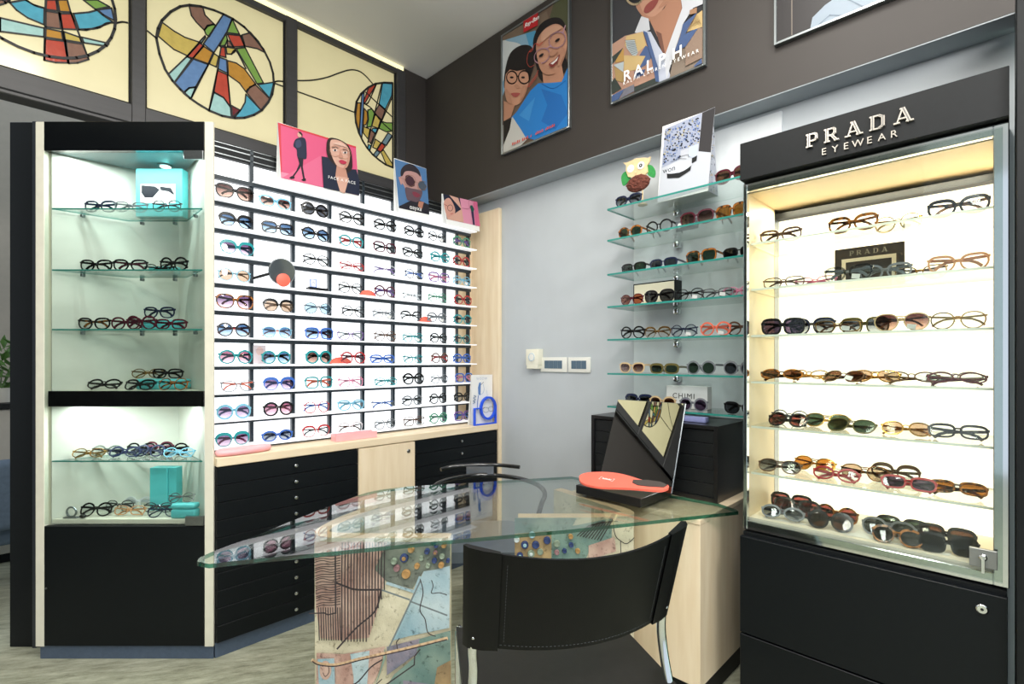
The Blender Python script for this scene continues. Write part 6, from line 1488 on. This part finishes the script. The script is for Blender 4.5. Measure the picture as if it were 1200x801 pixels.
def art_p2(a, to):
    SKa, SKb = ink(176, 128, 104), ink(192, 144, 120)
    a.poly([(60, -700), (800, -700), (800, 900), (60, 900)], ink(58, 58, 62))
    a.poly([(230, -10), (220, -200), (300, -330), (450, -380), (560, -330), (600, -200), (600, 20), (480, 60)], ink(40, 30, 28), smooth=True)
    a.poly([(270, 20), (255, -160), (330, -290), (450, -320), (540, -240), (550, -80), (500, 20), (430, 110), (365, 150), (310, 100)], SKb, smooth=True)
    a.poly([(375, 145), (480, 60), (540, -60), (610, -20), (615, 110), (560, 240), (490, 405), (430, 260)], SKa); a.poly([(420, 220), (460, 240), (490, 405), (470, 400)], ink(120, 82, 70))
    a.poly([(280, 30), (310, 100), (365, 150), (430, 110), (380, 120), (330, 90), (300, 20)], SKa, smooth=True); a.poly([(440, 60), (500, 20), (520, -60), (470, 10)], SKa, smooth=True); a.poly([(360, -60), (385, -150), (400, -60), (385, -35)], SKa, smooth=True)
    a.poly([(335, 85), (350, 40), (400, 0), (440, -2), (410, 55), (365, 92)], ink(142, 72, 66), smooth=True)
    a.poly([(225, 10), (210, -70), (260, -110), (330, -80), (320, -10), (280, 30)], ink(34, 34, 36), smooth=True); a.ring(268, -35, 62, 68, 0.009, ink(220, 196, 160)); a.poly([(400, -70), (430, -120), (500, -120), (520, -60), (470, -20), (420, -20)], ink(34, 34, 36), smooth=True); a.ring(462, -70, 62, 60, 0.009, ink(220, 196, 160))
    # white collar
    a.poly([(318, 118), (370, 135), (380, 215), (350, 230), (290, 240), (270, 235)], ink(206, 208, 214)); a.poly([(335, 222), (385, 230), (440, 330), (490, 410), (530, 640), (430, 640), (400, 420)], ink(196, 202, 218)); a.poly([(600, -30), (760, -60), (760, 30), (690, 60), (620, 170), (600, 240), (560, 360), (500, 600), (480, 420), (560, 200), (612, 60)], ink(212, 214, 220))
    # patchwork jacket
    Y, B, R_, T, K, W = ink(206, 178, 124), ink(78, 98, 140), ink(186, 146, 126), ink(140, 126, 112), ink(60, 66, 62), ink(186, 196, 198)
    a.poly([(90, 330), (200, 260), (330, 228), (390, 420), (440, 640), (60, 900), (60, 340)], R_)
    a.poly([(560, 360), (620, 180), (720, 100), (800, 60), (800, 640), (520, 640)], T)
    for m_, p_ in ((Y, [(210, 262), (330, 232), (355, 330), (260, 400), (200, 330)]), (W, [(205, 290), (270, 290), (295, 380), (270, 420), (215, 350)]), (B, [(300, 410), (350, 330), (370, 340), (390, 420), (350, 470), (300, 500)]), (Y, [(195, 400), (350, 405), (300, 500), (195, 520)]), (K, [(92, 420), (190, 345), (140, 430), (95, 475)]), (ink(190, 150, 86), [(140, 430), (195, 345), (195, 440), (130, 455)]), (W, [(120, 470), (195, 445), (190, 520), (160, 500)]), (ink(176, 146, 96), [(125, 480), (195, 525), (200, 600), (140, 580)]), (B, [(270, 520), (350, 500), (330, 560), (275, 570)]), (R_, [(275, 570), (365, 530), (360, 600), (270, 625)]), (K, [(92, 600), (130, 560), (180, 640), (110, 680)]), (B, [(110, 690), (200, 640), (160, 720), (100, 740)]), (ink(120, 120, 130), [(200, 640), (270, 610), (270, 660), (170, 710)]), (K, [(270, 630), (430, 560), (440, 600), (270, 665)]),
                   (B, [(365, 240), (385, 300), (440, 480), (450, 600), (425, 590), (395, 420), (335, 225)]), (B, [(620, 180), (722, 95), (650, 230), (590, 320)]), (B, [(565, 360), (600, 270), (735, 200), (640, 340), (570, 375)]), (Y, [(722, 110), (760, 80), (760, 200), (650, 235)]), (ink(170, 130, 100), [(670, 80), (722, 60), (720, 100), (670, 112)]), (ink(150, 128, 112), [(640, 345), (735, 205), (760, 210), (760, 420), (640, 480)]), (B, [(700, 480), (755, 425), (760, 460), (705, 500)])):
        a.poly(p_, m_)
    for i in range(9): a.line([(210 + i * 6, 300 + i * 13), (285 + i * 2, 296 + i * 11)], 0.002, ink(90, 90, 96), k=60)
    for i in range(8): a.line([(95, 480 + i * 16), (118, 470 + i * 22)], 0.002, ink(90, 90, 86), k=60)
    for i in range(10): a.line([(655 + i * 10, 228 - i * 8), (728 + i * 3, 108 + i * 9)], 0.0015, ink(150, 120, 80), k=60)
    tx = to(200, 600); ex = to(620, 440)
    xw = (tx.y - ex.y)
    for ch_, fr_x in zip('RALPH', (0.0, 0.20, 0.415, 0.62, 0.845)):
        a.text(ch_, Vector((UP + 0.0019, tx.y - xw * fr_x, to(200, 598).z)), 0.070, M_text, (0, -1, 0), bold=0.0012)
    a.text('RALPH LAUREN EYEWEAR', Vector((UP + 0.0019, tx.y, to(205, 622).z)), 0.0215, M_text, (0, -1, 0), spacing=1.62)
poster('framed poster of a person in a patchwork jacket with open white collar', pl0.y, pr0.y, zb2, 3.26, toP2, art_p2)
S3 = 3.43
toP3 = lambda x, y: on_u(850 + x / S3, y / S3, UP)
pl0 = toP3(196, 186); pr0 = Vector((0, pl0.y - 0.60, 0))
def art_p3(a, to):
    a.poly([(150, -900), (1200, -900), (1200, 300), (150, 300)], ink(44, 40, 42)); a.line([(266, -900), (267, 140)], 0.004, ink(120, 110, 100))
    a.poly([(340, 130), (350, 70), (400, 20), (470, -30), (600, -60), (760, -40), (760, 200), (340, 200)], ink(150, 164, 178)); a.poly([(500, -30), (560, -10), (640, -40), (620, -260), (520, -260)], ink(190, 148, 124)); a.poly([(470, -280), (540, -420), (640, -400), (680, -280), (620, -180), (540, -190)], ink(196, 152, 128), smooth=True); a.poly([(450, -250), (470, -400), (580, -470), (690, -400), (700, -260), (660, -330), (560, -370), (490, -330)], ink(46, 36, 32), smooth=True)
    a.line([(360, 120), (420, 60), (480, 90)], 0.003, ink(120, 136, 152)); a.line([(480, -10), (560, 60)], 0.003, ink(120, 136, 152))
poster('framed dark poster above the showcase with a pale blue garment', pl0.y, pr0.y, pl0.z, 3.26, toP3, art_p3)

# ================================================================== BACK ROOM SEEN PAST THE BLACK PANEL
sb = thing('sideboard', 'pale grey sideboard in the back room past the black panel', 'sideboard', (0.0, 4.6, 0))
MB().box(-0.5, 0.3, 4.4, 4.8, 0.06, 0.95, 0.004).build('body', mat('pale_laminate', (190, 186, 176), rough=0.5, var=0.03), sb); MB().box(-0.52, 0.32, 4.38, 4.82, 0.951, 0.985, 0.003).build('top', M_blackm, sb); MB().box(-0.48, 0.28, 4.43, 4.77, 0, 0.059).build('plinth', M_blackm, sb)
pp = thing('potted_plant', 'leafy green plant in a white pot on the back-room sideboard', 'plant', (0.0, 4.55, 0.9855))
MB().lathe([(0.06, 0), (0.08, 0.09), (0.075, 0.092), (0.07, 0.085)], 18, Matrix.Translation((0.0, 4.55, 0.9855))).build('pot', M_whitepaint, pp)
lf = MB().use(mat('leaf_green', (84, 122, 62), rough=0.5, var=0.25, vscale=30)); rr = random.Random(3)
for i in range(80):
    c = Vector((rr.uniform(-0.14, 0.14), 4.55 + rr.uniform(-0.12, 0.12), 0.9855 + 0.10 + rr.random() * 0.30)); d = Vector((rr.uniform(-1, 1), rr.uniform(-1, 1), rr.uniform(-0.3, 0.8))).normalized(); e = d.cross(Vector((0.3, 0.2, 1))).normalized() * 0.02; q_ = d * 0.05; w_ = d.cross(e).normalized() * 0.006
    lf.raw([c - q_, c + e + w_, c + q_, c - e + w_, c - w_], [[0, 1, 2], [0, 2, 3], [0, 4, 2]])
for i in range(12): lf.tube([(0, 4.55, 1.06), (rr.uniform(-0.1, 0.1), 4.55 + rr.uniform(-0.1, 0.1), 1.06 + rr.uniform(0.1, 0.3))], 0.003, 5)
lf.build('foliage', None, pp, smooth=0)
ac = thing('armchair', 'blue-grey upholstered armchair back in the back room', 'armchair', (0.02, 3.9, 0))
ab = MB().use(mat('blue_grey_fabric', (88, 104, 122), rough=0.9, var=0.1, vscale=60))
ab.box(-0.3, 0.3, 3.62, 3.72, 0.38, 0.74, 0.04, seg=3); ab.build('backrest', None, ac, smooth=50)
MB().box(-0.3, 0.3, 3.725, 4.2, 0.28, 0.42, 0.03, seg=3).build('seat', MATS['blue_grey_fabric'], ac, smooth=50)
for sx in (-0.27, 0.27):
    for sy in (3.68, 4.15): MB().tube([(sx, sy, 0), (sx, sy, 0.375 if sy < 3.7 else 0.279)], 0.016, 10).build('leg', M_steel, ac)
# ================================================================== CAMERA, LIGHT
cd_ = bpy.data.cameras.new('camera'); co = bpy.data.objects.new('camera', cd_); COL.objects.link(co)
cd_.sensor_width = 36.0; cd_.lens = F / 1200.0 * 36.0; cd_.shift_y = (HY - 400.5) / 1200.0; cd_.clip_start = 0.05
co.location = (0, 0, H); co.rotation_euler = (PI / 2, 0, YAW); S.camera = co
w = bpy.data.worlds.new('World'); S.world = w; w.use_nodes = True
bg = w.node_tree.nodes['Background']; bg.inputs['Color'].default_value = (0.80, 0.90, 1.0, 1); bg.inputs['Strength'].default_value = 0.9
def area(name, loc, rot, sx, sy, power, col=(1, 1, 1)):
    l = bpy.data.lights.new(name, 'AREA'); l.shape = 'RECTANGLE'; l.size = sx; l.size_y = sy; l.energy = power; l.color = col
    o = bpy.data.objects.new(name, l); COL.objects.link(o); o.location = loc; o.rotation_euler = rot; return o
area('overhead_fill', (0.9, 0.5, ZC - 0.03), (0, 0, 0), 1.2, 0.3, 34, (1.0, 0.96, 0.9))  # added overhead fill out of view, no fixture modelled
area('overhead_fill', (-0.4, 1.2, ZC - 0.03), (0, 0, 0), 1.2, 0.3, 34, (1.0, 0.96, 0.9))
def point(name, loc, power, r=0.02, col=(1, 1, 1)):
    l = bpy.data.lights.new(name, 'POINT'); l.energy = power; l.shadow_soft_size = r; l.color = col
    o = bpy.data.objects.new(name, l); COL.objects.link(o); o.location = loc; return o
def spot(name, loc, power, ang, blend=0.6, col=(1, 1, 1)):
    l = bpy.data.lights.new(name, 'SPOT'); l.energy = power; l.spot_size = ang; l.spot_blend = blend; l.shadow_soft_size = 0.02; l.color = col
    o = bpy.data.objects.new(name, l); COL.objects.link(o); o.location = loc; return o
spot('cabinet_spot', cabp(0.43, 0.16, 2.115), 14, math.radians(150), 0.8, (0.9, 1.0, 0.98))
area('cabinet_strip', cabp(0.371, 0.06, 1.054), (0, 0, YAW), 0.5, 0.02, 3.0, (0.92, 1.0, 0.99))
area('cabinet_strip', cabp(0.371, 0.035, 2.122), (0, 0, YAW), 0.55, 0.02, 3.5, (0.92, 1.0, 0.99))
area('showcase_strip', (2.09, 0.335, 1.832), (0, 0, PI / 2), 0.58, 0.03, 5.0, (1.0, 0.86, 0.64))

S.view_settings.view_transform = 'Standard'; S.view_settings.look = 'None'; S.view_settings.gamma = 1.0
S.view_settings.use_curve_mapping = False; S.view_settings.exposure = 0.25
S.cycles.use_denoising = True; S.cycles.max_bounces = 8; S.cycles.diffuse_bounces = 4; S.cycles.glossy_bounces = 4
S.cycles.transparent_max_bounces = 40; S.cycles.transmission_bounces = 4; S.cycles.caustics_reflective = False; S.cycles.caustics_refractive = False
S.cycles.sample_clamp_indirect = 4.0
point('fill_light', (-0.6, -0.5, 2.5), 74, 0.25, (1.0, 0.97, 0.93))  # unseen fill lamps, added to brighten the ceiling and walls
point('fill_light', (0.9, -0.7, 2.5), 74, 0.25, (1.0, 0.97, 0.93))
